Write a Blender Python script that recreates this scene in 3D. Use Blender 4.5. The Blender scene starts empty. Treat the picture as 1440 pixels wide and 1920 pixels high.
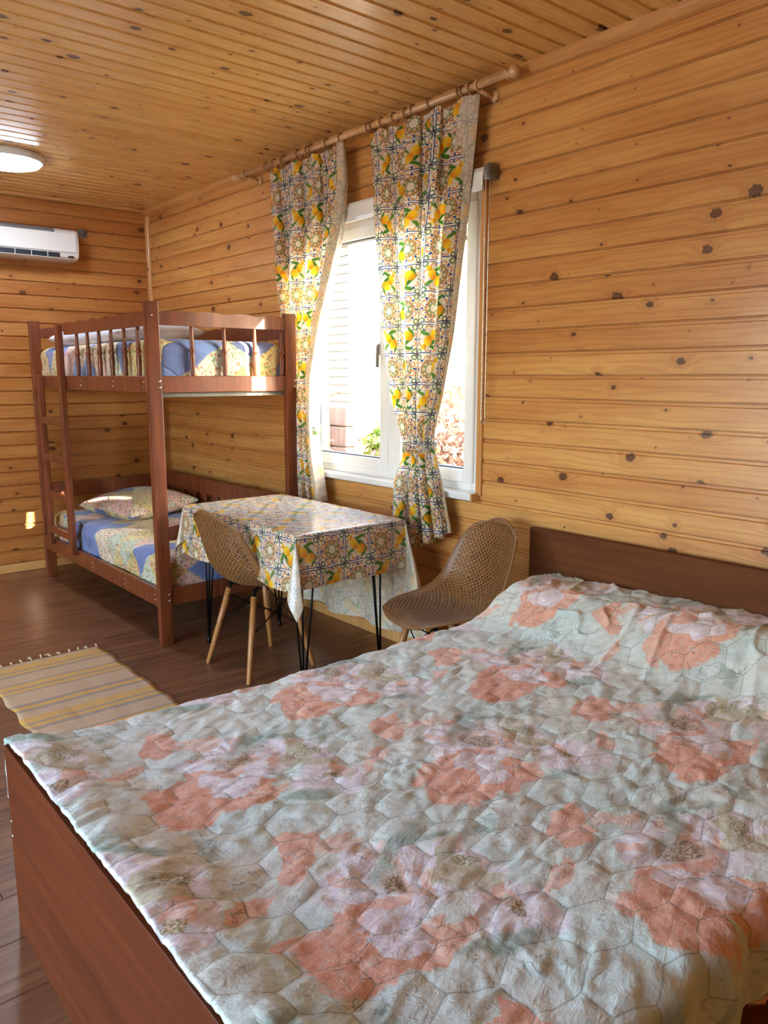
import bpy, bmesh, math, random
import numpy as np
from mathutils import Vector, Matrix, Euler

random.seed(7)
rng = np.random.default_rng(11)
R = math.radians
scene = bpy.context.scene
COL = scene.collection

# ------------------------------------------------------------------ camera
CAM_H = 1.4
cd = bpy.data.cameras.new('camera')
cam = bpy.data.objects.new('camera', cd)
COL.objects.link(cam)
cd.sensor_fit = 'HORIZONTAL'
cd.sensor_width = 36.0
cd.lens = 36.0 * 1470.0 / 1440.0
cd.clip_start = 0.02
cd.clip_end = 200
cam.location = (0, 0, CAM_H)
cam.rotation_euler = Euler((R(90 - 9.9), 0, R(-39.85)), 'XYZ')
scene.camera = cam

# ------------------------------------------------------------------ world, sun, exposure
SUN_DIR = Vector((-1.0, 2.2, -1.0)).normalized()      # direction the light travels
world = bpy.data.worlds.new('sky')
scene.world = world
world.use_nodes = True
wn = world.node_tree
wn.nodes.clear()
wo = wn.nodes.new('ShaderNodeOutputWorld')
wb = wn.nodes.new('ShaderNodeBackground')
ws = wn.nodes.new('ShaderNodeTexSky')
ws.sky_type = 'NISHITA'
ws.sun_disc = False
ws.sun_elevation = math.asin(-SUN_DIR.z)
ws.sun_rotation = math.atan2(-SUN_DIR.x, -SUN_DIR.y)
ws.air_density = 1.0
ws.dust_density = 3.0
wb.inputs['Strength'].default_value = 1.8
wn.links.new(ws.outputs[0], wb.inputs[0])
wn.links.new(wb.outputs[0], wo.inputs[0])

sl = bpy.data.lights.new('sun', 'SUN')
sl.energy = 26.0
sl.angle = R(0.6)
sl.color = (1.0, 0.92, 0.80)
sun = bpy.data.objects.new('sun', sl)
COL.objects.link(sun)
sun.rotation_euler = SUN_DIR.to_track_quat('-Z', 'Y').to_euler()

vs = scene.view_settings
vs.view_transform = 'Standard'
vs.look = 'None'
vs.gamma = 1.0
vs.use_curve_mapping = False
vs.exposure = 1.45
cy = scene.cycles
cy.use_denoising = True
cy.use_adaptive_sampling = True
cy.adaptive_threshold = 0.08
cy.adaptive_min_samples = 16
cy.max_bounces = 7
cy.diffuse_bounces = 4
cy.glossy_bounces = 3
cy.transmission_bounces = 6
cy.transparent_max_bounces = 16
cy.sample_clamp_indirect = 8.0
cy.caustics_reflective = False
cy.caustics_refractive = False

# ------------------------------------------------------------------ room measures (metres)
WX = 2.62          # inner face of the window wall
BY = 5.93          # inner face of the back wall
LX = -2.1          # wall behind, left of the camera
FY = -1.9          # wall behind the camera
HZ = 2.62          # ceiling
BW = 0.0945        # lining board pitch
WIN_Y0, WIN_Y1, WIN_Z0, WIN_Z1 = 2.47, 3.84, 0.86, 2.20    # window opening


# ================================================================== shader helpers
class NT:
    """Small expression builder on a material node tree."""
    def __init__(self, name):
        self.m = bpy.data.materials.new(name)
        self.m.use_nodes = True
        self.t = self.m.node_tree
        self.t.nodes.clear()
        self.out = self.t.nodes.new('ShaderNodeOutputMaterial')

    def n(self, typ, **kw):
        nd = self.t.nodes.new(typ)
        for k, v in kw.items():
            setattr(nd, k, v)
        return nd

    def put(self, sock, v):
        if v is None:
            return
        if isinstance(v, (int, float)):
            try:
                sock.default_value = v
            except TypeError:
                sock.default_value = (v, v, v)
        elif isinstance(v, (tuple, list)):
            n = len(sock.default_value)
            v = tuple(v)
            if n == 4 and len(v) == 3:
                v = v + (1.0,)
            sock.default_value = v
        else:
            self.t.links.new(v, sock)

    def math(self, op, a, b=None, c=None, clamp=False):
        nd = self.n('ShaderNodeMath', operation=op, use_clamp=clamp)
        self.put(nd.inputs[0], a)
        if b is not None:
            self.put(nd.inputs[1], b)
        if c is not None:
            self.put(nd.inputs[2], c)
        return nd.outputs[0]

    def add(self, a, b): return self.math('ADD', a, b)
    def sub(self, a, b): return self.math('SUBTRACT', a, b)
    def mul(self, a, b): return self.math('MULTIPLY', a, b)
    def div(self, a, b): return self.math('DIVIDE', a, b)
    def mx(self, a, b): return self.math('MAXIMUM', a, b)
    def mn(self, a, b): return self.math('MINIMUM', a, b)
    def inv(self, a): return self.math('SUBTRACT', 1.0, a)
    def mad(self, a, b, c): return self.math('MULTIPLY_ADD', a, b, c)

    def hyp(self, a, b):
        return self.math('SQRT', self.mad(a, a, self.mul(b, b)))

    def step(self, x, e0, e1):
        """smooth 0..1 as x goes e0..e1 (e0 may be above e1)"""
        nd = self.n('ShaderNodeMapRange', interpolation_type='SMOOTHSTEP')
        self.put(nd.inputs['Value'], x)
        self.put(nd.inputs['From Min'], e0)
        self.put(nd.inputs['From Max'], e1)
        return nd.outputs[0]

    def lin(self, x, a, b, c, d):
        nd = self.n('ShaderNodeMapRange')
        self.put(nd.inputs[0], x)
        for i, v in enumerate((a, b, c, d)):
            self.put(nd.inputs[1 + i], v)
        return nd.outputs[0]

    def mix(self, f, a, b, blend='MIX'):
        nd = self.n('ShaderNodeMix', data_type='RGBA', blend_type=blend)
        self.put(nd.inputs[0], f)
        self.put(nd.inputs[6], a)
        self.put(nd.inputs[7], b)
        return nd.outputs[2]

    def xyz(self, x=0.0, y=0.0, z=0.0):
        nd = self.n('ShaderNodeCombineXYZ')
        for i, v in enumerate((x, y, z)):
            self.put(nd.inputs[i], v)
        return nd.outputs[0]

    def sep(self, v):
        nd = self.n('ShaderNodeSeparateXYZ')
        self.put(nd.inputs[0], v)
        return nd.outputs

    def vmath(self, op, a, b=None):
        nd = self.n('ShaderNodeVectorMath', operation=op)
        self.put(nd.inputs[0], a)
        if b is not None:
            self.put(nd.inputs[1], b)
        return nd.outputs[1] if op in ('LENGTH', 'DISTANCE', 'DOT_PRODUCT') else nd.outputs[0]

    def coord(self, which='Object'):
        return self.n('ShaderNodeTexCoord').outputs[which]

    def noise(self, v, scale=5.0, detail=2.0, rough=0.5, dist=0.0, color=False):
        nd = self.n('ShaderNodeTexNoise')
        self.put(nd.inputs['Vector'], v)
        self.put(nd.inputs['Scale'], scale)
        self.put(nd.inputs['Detail'], detail)
        self.put(nd.inputs['Roughness'], rough)
        self.put(nd.inputs['Distortion'], dist)
        return nd.outputs['Color'] if color else nd.outputs['Fac']

    def voro(self, v, scale=5.0, feature='F1', dims='2D', rand=1.0):
        nd = self.n('ShaderNodeTexVoronoi', feature=feature, voronoi_dimensions=dims)
        self.put(nd.inputs['Vector'], v)
        self.put(nd.inputs['Scale'], scale)
        self.put(nd.inputs['Randomness'], rand)
        return nd.outputs

    def white(self, v, dims='2D'):
        nd = self.n('ShaderNodeTexWhiteNoise', noise_dimensions=dims)
        self.put(nd.inputs['Vector'], v)
        return nd.outputs

    def ramp(self, f, stops, interp='LINEAR'):
        nd = self.n('ShaderNodeValToRGB')
        nd.color_ramp.interpolation = interp
        el = nd.color_ramp.elements
        while len(el) < len(stops):
            el.new(0.5)
        for e, (p, c) in zip(el, stops):
            e.position = p
            e.color = tuple(c) + ((1.0,) if len(c) == 3 else ())
        self.put(nd.inputs[0], f)
        return nd.outputs[0]

    def bump(self, h, strength=0.3, dist=0.01, normal=None):
        nd = self.n('ShaderNodeBump')
        self.put(nd.inputs['Strength'], strength)
        self.put(nd.inputs['Distance'], dist)
        self.put(nd.inputs['Height'], h)
        if normal is not None:
            self.put(nd.inputs['Normal'], normal)
        return nd.outputs[0]

    def bsdf(self, col, rough=0.5, metal=0.0, spec=0.5, coat=0.0, coat_rough=0.1, normal=None, sheen=0.0, sub=0.0):
        nd = self.n('ShaderNodeBsdfPrincipled')
        self.put(nd.inputs['Base Color'], col)
        self.put(nd.inputs['Roughness'], rough)
        self.put(nd.inputs['Metallic'], metal)
        self.put(nd.inputs['Specular IOR Level'], spec)
        self.put(nd.inputs['Coat Weight'], coat)
        self.put(nd.inputs['Coat Roughness'], coat_rough)
        self.put(nd.inputs['Sheen Weight'], sheen)
        if normal is not None:
            self.put(nd.inputs['Normal'], normal)
        return nd.outputs[0]

    def done(self, shader):
        self.t.links.new(shader, self.out.inputs['Surface'])
        return self.m


def srgb(r, g, b):
    def f(c):
        c /= 255.0
        return c / 12.92 if c <= 0.04045 else ((c + 0.055) / 1.055) ** 2.4
    return (f(r), f(g), f(b))


# ------------------------------------------------------------------ materials
def mat_pine(name, light, dark, rough=0.36, knot_density=0.33, coat=0.25, tone=0.5):
    """lining board: length along local X, width along local Y; every object its own piece of wood"""
    g = NT(name)
    rnd = g.n('ShaderNodeObjectInfo').outputs['Random']
    x, y, z = g.sep(g.coord('Object'))
    x = g.add(x, g.mul(rnd, 91.0))
    yo = g.add(y, g.mul(rnd, 17.0))
    low = g.noise(g.xyz(g.mul(x, 1.3), g.mul(yo, 9.0), rnd), 1.0, 2.0)
    # knots
    kv = g.xyz(g.div(x, knot_density), g.div(yo, BW))
    vo = g.voro(kv, 1.0, 'F1', '2D', 0.95)
    d = g.vmath('SUBTRACT', kv, vo['Position'])
    dx, dy, _ = g.sep(d)
    dx = g.mul(dx, knot_density * 0.72)
    dy = g.mul(dy, BW)
    wob = g.noise(g.xyz(x, yo), 90.0, 2.0)
    dist = g.mul(g.hyp(dx, dy), g.lin(wob, 0.3, 0.7, 0.75, 1.25))
    kr = g.sep(vo['Color'])[0]
    kr2 = g.mul(g.mul(kr, kr), kr)
    rad = g.mad(kr2, 0.017, 0.0022)
    knot = g.step(dist, g.mul(rad, 1.15), g.mul(rad, 0.75))
    halo = g.math('EXPONENT', g.mul(g.math('POWER', g.div(dist, g.mul(rad, 2.4)), 2.0), -1.0))
    # grain
    warp = g.noise(g.xyz(g.mul(x, 2.2), g.mul(yo, 22.0), rnd), 1.0, 3.0)
    phase = g.add(g.mul(yo, 230.0), g.mul(warp, 22.0))
    phase = g.add(phase, g.mul(halo, 9.0))
    ring = g.mad(g.math('SINE', phase), 0.5, 0.5)
    ring = g.math('POWER', ring, 2.2)
    fine = g.noise(g.xyz(g.mul(x, 6.0), g.mul(yo, 420.0), rnd), 1.0, 2.0)
    col = g.mix(g.lin(low, 0.3, 0.7, 0.0, 1.0), light, dark)
    toned = g.mix(g.mul(rnd, tone), col, g.mix(1.0, col, (0.76, 0.58, 0.44, 1), 'MULTIPLY'))
    col = g.mix(g.mul(ring, 0.30), toned, g.mix(1.0, toned, (0.62, 0.40, 0.26, 1), 'MULTIPLY'))
    col = g.mix(g.mul(g.step(fine, 0.45, 0.75), 0.16), col, g.mix(1.0, col, (0.72, 0.55, 0.4, 1), 'MULTIPLY'))
    col = g.mix(g.mul(halo, 0.35), col, g.mix(1.0, col, (0.6, 0.36, 0.22, 1), 'MULTIPLY'))
    kc = g.mix(g.step(dist, g.mul(rad, 0.3), rad), srgb(96, 52, 26), srgb(58, 30, 16))
    col = g.mix(g.mul(knot, 0.92), col, kc)
    nb = g.bump(g.add(ring, g.mul(fine, 0.6)), 0.12, 0.002)
    return g.done(g.bsdf(col, g.lin(fine, 0.2, 0.8, rough - 0.06, rough + 0.08), coat=coat, coat_rough=0.18, normal=nb))


def mat_stain(name, base, dark, rough=0.38, scale=1.0, coat=0.15):
    """stained furniture timber, grain along the longest local axis (Generated would stretch, so Object)"""
    g = NT(name)
    rnd = g.n('ShaderNodeObjectInfo').outputs['Random']
    co = g.vmath('ADD', g.coord('Object'), g.xyz(g.mul(rnd, 13.0), g.mul(rnd, 29.0), g.mul(rnd, 7.0)))
    x, y, z = g.sep(co)
    n1 = g.noise(g.xyz(g.mul(x, 34 * scale), g.mul(y, 34 * scale), g.mul(z, 3 * scale)), 1.0, 4.0, 0.6)
    n2 = g.noise(co, 2.2, 2.0)
    col = g.mix(g.lin(n1, 0.3, 0.7, 0.0, 1.0), base, dark)
    col = g.mix(g.mul(g.step(n2, 0.4, 0.7), 0.25), col, dark)
    return g.done(g.bsdf(col, g.lin(n1, 0.2, 0.8, rough - 0.05, rough + 0.07), coat=coat, coat_rough=0.2,
                         normal=g.bump(n1, 0.05, 0.002)))


def mat_board(name, base, dark, axis='y', rough=0.5):
    """laminated board with long grain along one world axis"""
    g = NT(name)
    x, y, z = g.sep(g.coord('Object'))
    s = {'y': (26, 1.6, 26), 'x': (1.6, 26, 26)}[axis]
    n1 = g.noise(g.xyz(g.mul(x, s[0]), g.mul(y, s[1]), g.mul(z, s[2])), 1.0, 5.0, 0.62, 0.4)
    col = g.mix(g.lin(n1, 0.3, 0.72, 0.0, 1.0), base, dark)
    return g.done(g.bsdf(col, rough, spec=0.15, normal=g.bump(n1, 0.04, 0.001)))


def mat_laminate(name):
    g = NT(name)
    rnd = g.n('ShaderNodeObjectInfo').outputs['Random']
    x, y, z = g.sep(g.coord('Object'))
    x = g.add(x, g.mul(rnd, 53.0))
    y = g.add(y, g.mul(rnd, 31.0))
    n1 = g.noise(g.xyz(g.mul(x, 2.4), g.mul(y, 34.0), rnd), 1.0, 5.0, 0.62, 0.6)
    n2 = g.noise(g.xyz(g.mul(x, 1.2), g.mul(y, 7.0), rnd), 1.0, 2.0)
    col = g.mix(g.lin(n1, 0.32, 0.68, 0.0, 1.0), srgb(152, 104, 70), srgb(92, 56, 36))
    col = g.mix(g.mul(g.step(n2, 0.45, 0.7), 0.45), col, srgb(88, 54, 36))
    col = g.mix(g.mul(rnd, 0.3), col, srgb(120, 82, 58))
    return g.done(g.bsdf(col, g.lin(n1, 0.2, 0.8, 0.30, 0.42), coat=0.12, coat_rough=0.25,
                         normal=g.bump(n1, 0.06, 0.001)))


def mat_plain(name, col, rough=0.5, metal=0.0, spec=0.5, coat=0.0, var=0.06, scale=30.0, bump=0.02):
    g = NT(name)
    n = g.noise(g.coord('Object'), scale, 3.0)
    c2 = tuple(c * (1 - var * 3) for c in col)
    c = g.mix(g.lin(n, 0.3, 0.7, 0.0, 1.0), col, c2)
    return g.done(g.bsdf(c, rough, metal, spec, coat, normal=g.bump(n, bump, 0.002)))


def two_sided_cloth(g, col, rough=0.85, translucency=0.35, normal=None, back=None, sheen=0.1, coat=0.0):
    """diffuse cloth that lets light through; the reverse of a print is paler"""
    if back is not None:
        bf = g.n('ShaderNodeNewGeometry').outputs['Backfacing']
        col = g.mix(bf, col, g.mix(0.62, col, back))
    b = g.bsdf(col, rough, spec=0.25, normal=normal, sheen=sheen, coat=coat, coat_rough=0.16)
    tr = g.n('ShaderNodeBsdfTranslucent')
    g.put(tr.inputs['Color'], col)
    if normal is not None:
        g.put(tr.inputs['Normal'], normal)
    mx = g.n('ShaderNodeMixShader')
    g.put(mx.inputs[0], translucency)
    g.t.links.new(b, mx.inputs[1])
    g.t.links.new(tr.outputs[0], mx.inputs[2])
    return mx.outputs[0]


def lemon_print(g, T=0.136):
    """tile scrolls with lemons, UV in metres -> colour"""
    uv = g.coord('UV')
    wv = g.noise(uv, 26.0, 2.0, color=True)
    wv = g.vmath('SCALE', g.vmath('SUBTRACT', wv, (0.5, 0.5, 0.5)))
    wv.node.inputs['Scale'].default_value = 0.016
    p = g.vmath('SCALE', g.vmath('ADD', uv, wv))
    p.node.inputs['Scale'].default_value = 1.0 / T
    cell = g.vmath('FLOOR', p)
    f = g.vmath('SUBTRACT', g.vmath('SUBTRACT', p, cell), (0.5, 0.5, 0.0))
    cx, cyy, _ = g.sep(cell)
    fx, fy, _ = g.sep(f)
    par = g.math('FLOORED_MODULO', g.add(cx, cyy), 2.0)
    w = g.white(g.xyz(cx, cyy))
    wr, wg_, wb_ = g.sep(w['Color'])
    flip = g.lin(g.math('GREATER_THAN', wr, 0.5), 0, 1, -1, 1)
    flipy = g.lin(g.math('GREATER_THAN', wg_, 0.5), 0, 1, -1, 1)
    lx, ly = g.mul(fx, flip), g.mul(fy, flipy)
    ax, ay = g.math('ABSOLUTE', fx), g.math('ABSOLUTE', fy)
    m = g.mx(ax, ay)
    cream = srgb(236, 228, 208)
    orange, olive, blue = srgb(212, 128, 46), srgb(104, 122, 52), srgb(38, 70, 142)
    col = g.mix(g.step(g.noise(uv, 9.0, 2.0), 0.4, 0.7), cream, srgb(240, 222, 190))

    def ring(px, py, cxx, cyy_, r, wd):
        d = g.hyp(g.sub(px, cxx), g.sub(py, cyy_))
        e = g.math('ABSOLUTE', g.sub(d, r))
        return g.step(e, wd, wd * 0.55)

    def ell(px, py, cxx, cyy_, rx, ry, rot, soft=0.18):
        ca, sa = math.cos(rot), math.sin(rot)
        ux, uy = g.sub(px, cxx), g.sub(py, cyy_)
        a = g.div(g.mad(ux, ca, g.mul(uy, sa)), rx)
        b = g.div(g.sub(g.mul(uy, ca), g.mul(ux, sa)), ry)
        return g.step(g.hyp(a, b), 1.0 + soft, 1.0 - soft), a, b
    # scrolls by 8-fold symmetry
    ang = g.math('ARCTAN2', fy, fx)
    rr = g.hyp(fx, fy)
    sec = math.pi / 4
    a0 = g.sub(g.math('FLOORED_MODULO', g.add(ang, sec / 2), sec), sec / 2)
    qx, qy = g.mul(rr, g.math('COSINE', a0)), g.mul(rr, g.math('SINE', a0))
    a1 = g.sub(g.math('FLOORED_MODULO', ang, sec), sec / 2)
    sx, sy = g.mul(rr, g.math('COSINE', a1)), g.mul(rr, g.math('SINE', a1))
    col = g.mix(g.mul(ring(qx, qy, 0.215, 0.0, 0.072, 0.026), 0.9), col, olive)
    b1, _, _ = ell(sx, sy, 0.305, 0.0, 0.036, 0.022, 0.0)
    col = g.mix(b1, col, blue)
    col = g.mix(g.mul(ring(sx, sy, 0.355, 0.0, 0.085, 0.026), 0.92), col, orange)
    b2, _, _ = ell(qx, qy, 0.395, 0.0, 0.055, 0.032, 0.0)
    col = g.mix(b2, col, blue)
    col = g.mix(g.mul(ring(qx, qy, 0.225, 0.0, 0.03, 0.02), 0.7), col, orange)
    # corner scrolls and blue frames
    ox, oy = g.sub(0.5, ax), g.sub(0.5, ay)
    col = g.mix(g.mul(ring(ox, oy, 0.10, 0.10, 0.075, 0.030), 0.9), col, srgb(84, 120, 52))
    fr = g.step(g.math('ABSOLUTE', g.sub(m, 0.462)), 0.020, 0.010)
    brk = g.step(g.noise(p, 2.2, 1.0), 0.42, 0.52)
    col = g.mix(g.mul(fr, g.mx(brk, par)), col, srgb(44, 68, 132))
    crs, _, _ = ell(ox, oy, 0.0, 0.0, 0.045, 0.045, 0.0)
    col = g.mix(crs, col, srgb(74, 52, 74))
    # lemons in every second tile
    clear, _, _ = ell(lx, ly, 0.0, 0.0, 0.40, 0.36, 0.4, 0.05)
    col = g.mix(g.mul(g.mul(clear, par), 0.72), col, cream)
    sh = g.noise(p, 3.0, 2.0)
    for (ex, ey, rx, ry, rot, c1, c2) in (
            (0.18, -0.02, 0.26, 0.075, 0.75, srgb(70, 120, 40), srgb(36, 84, 34)),
            (-0.26, 0.20, 0.17, 0.06, -0.5, srgb(112, 150, 50), srgb(58, 104, 40)),
            (0.10, -0.28, 0.20, 0.065, -0.35, srgb(90, 136, 44), srgb(40, 90, 40)),
            (0.24, 0.27, 0.15, 0.05, 2.2, srgb(90, 136, 44), srgb(48, 96, 44))):
        e, a, b = ell(lx, ly, ex, ey, rx, ry, rot)
        vein = g.step(g.math('ABSOLUTE', b), 0.0, 0.35)
        col = g.mix(g.mul(e, par), col, g.mix(vein, c2, c1))
    for (ex, ey, rx, ry, rot) in ((-0.12, -0.06, 0.19, 0.15, 0.9), (0.13, 0.13, 0.20, 0.15, -0.6), (-0.27, -0.27, 0.09, 0.07, 0.4)):
        e, a, b = ell(lx, ly, ex, ey, rx, ry, rot, 0.10)
        lem = g.mix(g.step(g.add(a, g.mul(sh, 0.8)), -0.3, 1.2), srgb(248, 204, 44), srgb(226, 142, 18))
        col = g.mix(g.mul(e, par), col, lem)
    return col, uv


def mat_lemon(name, translucency=0.34, coat=0.0, rough=0.8):
    g = NT(name)
    col, uv = lemon_print(g)
    weave = g.noise(uv, 900.0, 1.0)
    nb = g.bump(weave, 0.08, 0.001)
    return g.done(two_sided_cloth(g, col, rough, translucency, nb, back=srgb(226, 214, 194), coat=coat))


def mat_patchwork(name):
    g = NT(name)
    uv = g.coord('UV')
    wv = g.vmath('SCALE', g.vmath('SUBTRACT', g.noise(uv, 7.0, 2.0, color=True), (0.5, 0.5, 0.5)))
    wv.node.inputs['Scale'].default_value = 0.05
    x, y, _ = g.sep(g.vmath('ADD', uv, wv))
    a = g.add(g.div(x, 0.20), g.div(y, 0.30))
    b = g.sub(g.div(x, 0.20), g.div(y, 0.30))
    ca, cb = g.math('FLOOR', a), g.math('FLOOR', b)
    fa, fb = g.sub(a, ca), g.sub(b, cb)
    rnd = g.white(g.xyz(ca, cb))['Value']
    col = g.ramp(rnd, [(0.0, srgb(112, 126, 174)), (0.16, srgb(222, 206, 150)), (0.34, srgb(226, 190, 176)),
                       (0.48, srgb(196, 208, 184)), (0.62, srgb(232, 218, 196)), (0.76, srgb(210, 190, 130)),
                       (0.90, srgb(118, 140, 190))], 'CONSTANT')
    isblue = g.mx(g.math('LESS_THAN', rnd, 0.16), g.math('GREATER_THAN', rnd, 0.90))
    # small flowers on the pale patches
    v = g.voro(uv, 42.0)
    dot = g.step(v['Distance'], 0.42, 0.22)
    vc = g.sep(v['Color'])
    fl = g.ramp(vc[0], [(0.0, srgb(196, 84, 84)), (0.3, srgb(120, 140, 92)), (0.55, srgb(222, 160, 90)),
                        (0.75, srgb(96, 116, 80)), (0.9, srgb(210, 120, 140))], 'CONSTANT')
    thin = g.step(g.noise(uv, 14.0, 2.0), 0.36, 0.46)
    col = g.mix(g.mul(g.mul(g.mul(dot, 0.75), thin), g.inv(isblue)), col, fl)
    n2 = g.noise(uv, 130.0, 2.0)
    col = g.mix(g.mul(g.mul(g.step(n2, 0.5, 0.62), 0.28), g.inv(isblue)), col, srgb(124, 126, 92))
    edge = g.mn(g.mn(fa, g.inv(fa)), g.mn(fb, g.inv(fb)))
    nb = g.bump(g.add(g.step(edge, 0.0, 0.06), g.mul(g.noise(uv, 60.0, 2.0), 0.5)), 0.5, 0.006)
    return g.done(g.bsdf(col, 0.9, spec=0.2, sheen=0.2, normal=nb))


HEXW, HEXH = 0.150, 0.098       # quilting cell, along and across the bed


def mat_quilt(name):
    g = NT(name)
    uv = g.coord('UV')                    # UV = position on the bed in metres (x, y)
    x, y, _ = g.sep(uv)
    wv1 = g.vmath('SUBTRACT', g.noise(uv, 9.0, 3.0, color=True), (0.5, 0.5, 0.5))
    wx, wy, _ = g.sep(wv1)
    wv2 = g.vmath('SUBTRACT', g.noise(uv, 34.0, 2.0, color=True), (0.5, 0.5, 0.5))
    wx2, wy2, _ = g.sep(wv2)
    px = g.add(g.mad(wx, 0.12, x), g.mul(wx2, 0.032))
    py = g.add(g.mad(wy, 0.12, y), g.mul(wy2, 0.032))
    PX, PY = 0.505, 0.585
    X = g.sub(px, 0.71 - 0.15)
    c = g.math('FLOOR', g.div(X, PX))
    qx = g.sub(g.sub(X, g.mul(c, PX)), 0.15)
    Y = g.sub(g.sub(py, 0.88 - 0.21), g.mul(c, PY / 2))
    qy = g.sub(g.math('FLOORED_MODULO', Y, PY), 0.21)

    def ell(cx, cyy, rx, ry, rot=0.0, soft=0.08):
        ca, sa = math.cos(rot), math.sin(rot)
        ux, uy = g.sub(qx, cx), g.sub(qy, cyy)
        a = g.div(g.mad(ux, ca, g.mul(uy, sa)), rx)
        b = g.div(g.sub(g.mul(uy, ca), g.mul(ux, sa)), ry)
        return g.step(g.hyp(a, b), 1.0 + soft, 1.0 - soft)
    ground = g.mix(g.step(g.noise(uv, 4.0, 2.0), 0.35, 0.65), srgb(212, 228, 222), srgb(222, 226, 216))
    peach, peach2 = srgb(238, 184, 158), srgb(242, 206, 188)
    lilac, white = srgb(232, 222, 230), srgb(244, 240, 240)
    olive, brown, sage = srgb(190, 184, 126), srgb(138, 122, 80), srgb(148, 172, 156)
    fine = g.noise(uv, 60.0, 2.0)
    col = ground
    pc = g.mix(g.step(fine, 0.4, 0.65), peach, srgb(232, 168, 140))
    pl = g.mix(g.step(fine, 0.4, 0.6), peach2, peach)
    li = g.mix(g.step(fine, 0.42, 0.62), lilac, white)
    brush = g.lin(g.noise(g.xyz(g.mul(x, 60.0), g.mul(y, 24.0)), 1.0, 3.0, 0.6), 0.30, 0.46, 0.55, 1.0)
    for args, cc, k in (
            ((0.05, 0.32, 0.10, 0.045, 0.9), pc, 0.9),
            ((0.13, 0.27, 0.06, 0.03, -0.4), pl, 0.7),
            ((-0.10, 0.20, 0.05, 0.02, 0.3), pl, 0.8),
            ((0.15, 0.12, 0.125, 0.115, 0.2), li, 0.95),
            ((0.21, 0.08, 0.04, 0.016, 0.9), pl, 0.75),
            ((0.10, 0.17, 0.045, 0.014, -0.7), pl, 0.75),
            ((0.17, 0.14, 0.10, 0.03, 1.1), pl, 0.7),
            ((0.08, 0.09, 0.075, 0.022, -0.5), pc, 0.8),
            ((-0.015, 0.0, 0.105, 0.085, 0.3), pc, 1.0),
            ((0.09, -0.045, 0.07, 0.055, 0.3), pc, 1.0),
            ((-0.02, 0.085, 0.10, 0.025, 0.25), pc, 0.85),
            ((0.075, -0.01, 0.055, 0.042, 0.6), li, 0.95),
            ((0.06, 0.05, 0.03, 0.05, 0.0), li, 0.8),
            ((0.12, -0.07, 0.065, 0.022, 0.2), pl, 0.85),
            ((0.27, -0.085, 0.085, 0.075, 0.0), li, 0.95),
            ((0.29, -0.055, 0.045, 0.02, 0.9), pl, 0.85),
            ((0.30, 0.06, 0.08, 0.08, 0.0), li, 0.85),
            ((0.27, 0.03, 0.075, 0.03, -0.8), olive, 0.6),
            ((0.30, 0.10, 0.06, 0.02, 0.5), olive, 0.6),
            ((0.22, 0.19, 0.11, 0.026, 0.35, 0.55), sage, 0.75),
            ((0.30, 0.17, 0.06, 0.015, -0.5, 0.5), sage, 0.75),
            ((0.19, -0.125, 0.065, 0.018, -0.35, 0.5), sage, 0.8),
            ((-0.08, -0.15, 0.05, 0.015, 0.8), sage, 0.5)):
        col = g.mix(g.mul(g.mul(ell(*args), k), brush), col, cc)
    sp = g.step(g.noise(uv, 170.0, 1.0), 0.45, 0.58)
    for args, cc in (((0.15, 0.12, 0.036, 0.026, 0.3, 0.3), brown), ((0.27, -0.08, 0.022, 0.018, 0.0, 0.3), srgb(140, 130, 80)),
                     ((0.31, 0.065, 0.03, 0.025, 0.0, 0.3), srgb(148, 140, 70))):
        e = ell(*args)
        col = g.mix(g.mul(e, g.mad(sp, 0.6, 0.35)), col, cc)
    # thin dark twigs
    tw = g.voro(g.xyz(g.mul(px, 46.0), g.mul(py, 17.0)), 1.0, 'DISTANCE_TO_EDGE')['Distance']
    tm = g.mul(g.step(g.noise(uv, 6.5, 1.0), 0.53, 0.58), g.step(g.noise(uv, 38.0, 1.0), 0.47, 0.52))
    tm = g.mx(tm, g.mul(ell(-0.06, -0.12, 0.07, 0.06, 0.0, 0.3), g.step(fine, 0.45, 0.5)))
    col = g.mix(g.mul(g.mul(g.step(tw, 0.045, 0.015), tm), 0.5), col, srgb(84, 88, 76))
    # stitching thread (same hexagons as the geometry)
    hx, hy = g.div(x, HEXW), g.div(y, HEXH)
    s3 = math.sqrt(3.0)

    def hexd(ox, oy):
        a = g.sub(g.math('FLOORED_MODULO', g.add(hx, ox), 1.0), 0.5)
        b = g.sub(g.math('FLOORED_MODULO', g.add(hy, oy), s3), s3 / 2)
        return a, b, g.mad(a, a, g.mul(b, b))
    a1, b1, d1 = hexd(0.0, 0.0)
    a2, b2, d2 = hexd(0.5, s3 / 2)

    def edge(a, b):
        a, b = g.math('ABSOLUTE', a), g.math('ABSOLUTE', b)
        return g.sub(0.5, g.mx(a, g.mad(a, 0.5, g.mul(b, s3 / 2))))
    sel = g.math('LESS_THAN', d1, d2)
    ed = g.add(g.mul(edge(a1, b1), sel), g.mul(edge(a2, b2), g.inv(sel)))
    col = g.mix(g.mul(g.step(ed, 0.020, 0.006), 0.5), col, srgb(128, 132, 118))
    cr = g.noise(g.xyz(g.mul(x, 0.6), y), 38.0, 3.0, 0.6, 0.5)
    cr2 = g.noise(g.xyz(x, g.mul(y, 1.7)), 85.0, 3.0, 0.6, 0.8)
    nb = g.bump(g.add(cr, g.mul(cr2, 0.35)), 0.5, 0.010)
    return g.done(g.bsdf(col, 0.82, spec=0.25, sheen=0.15, normal=nb))


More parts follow.
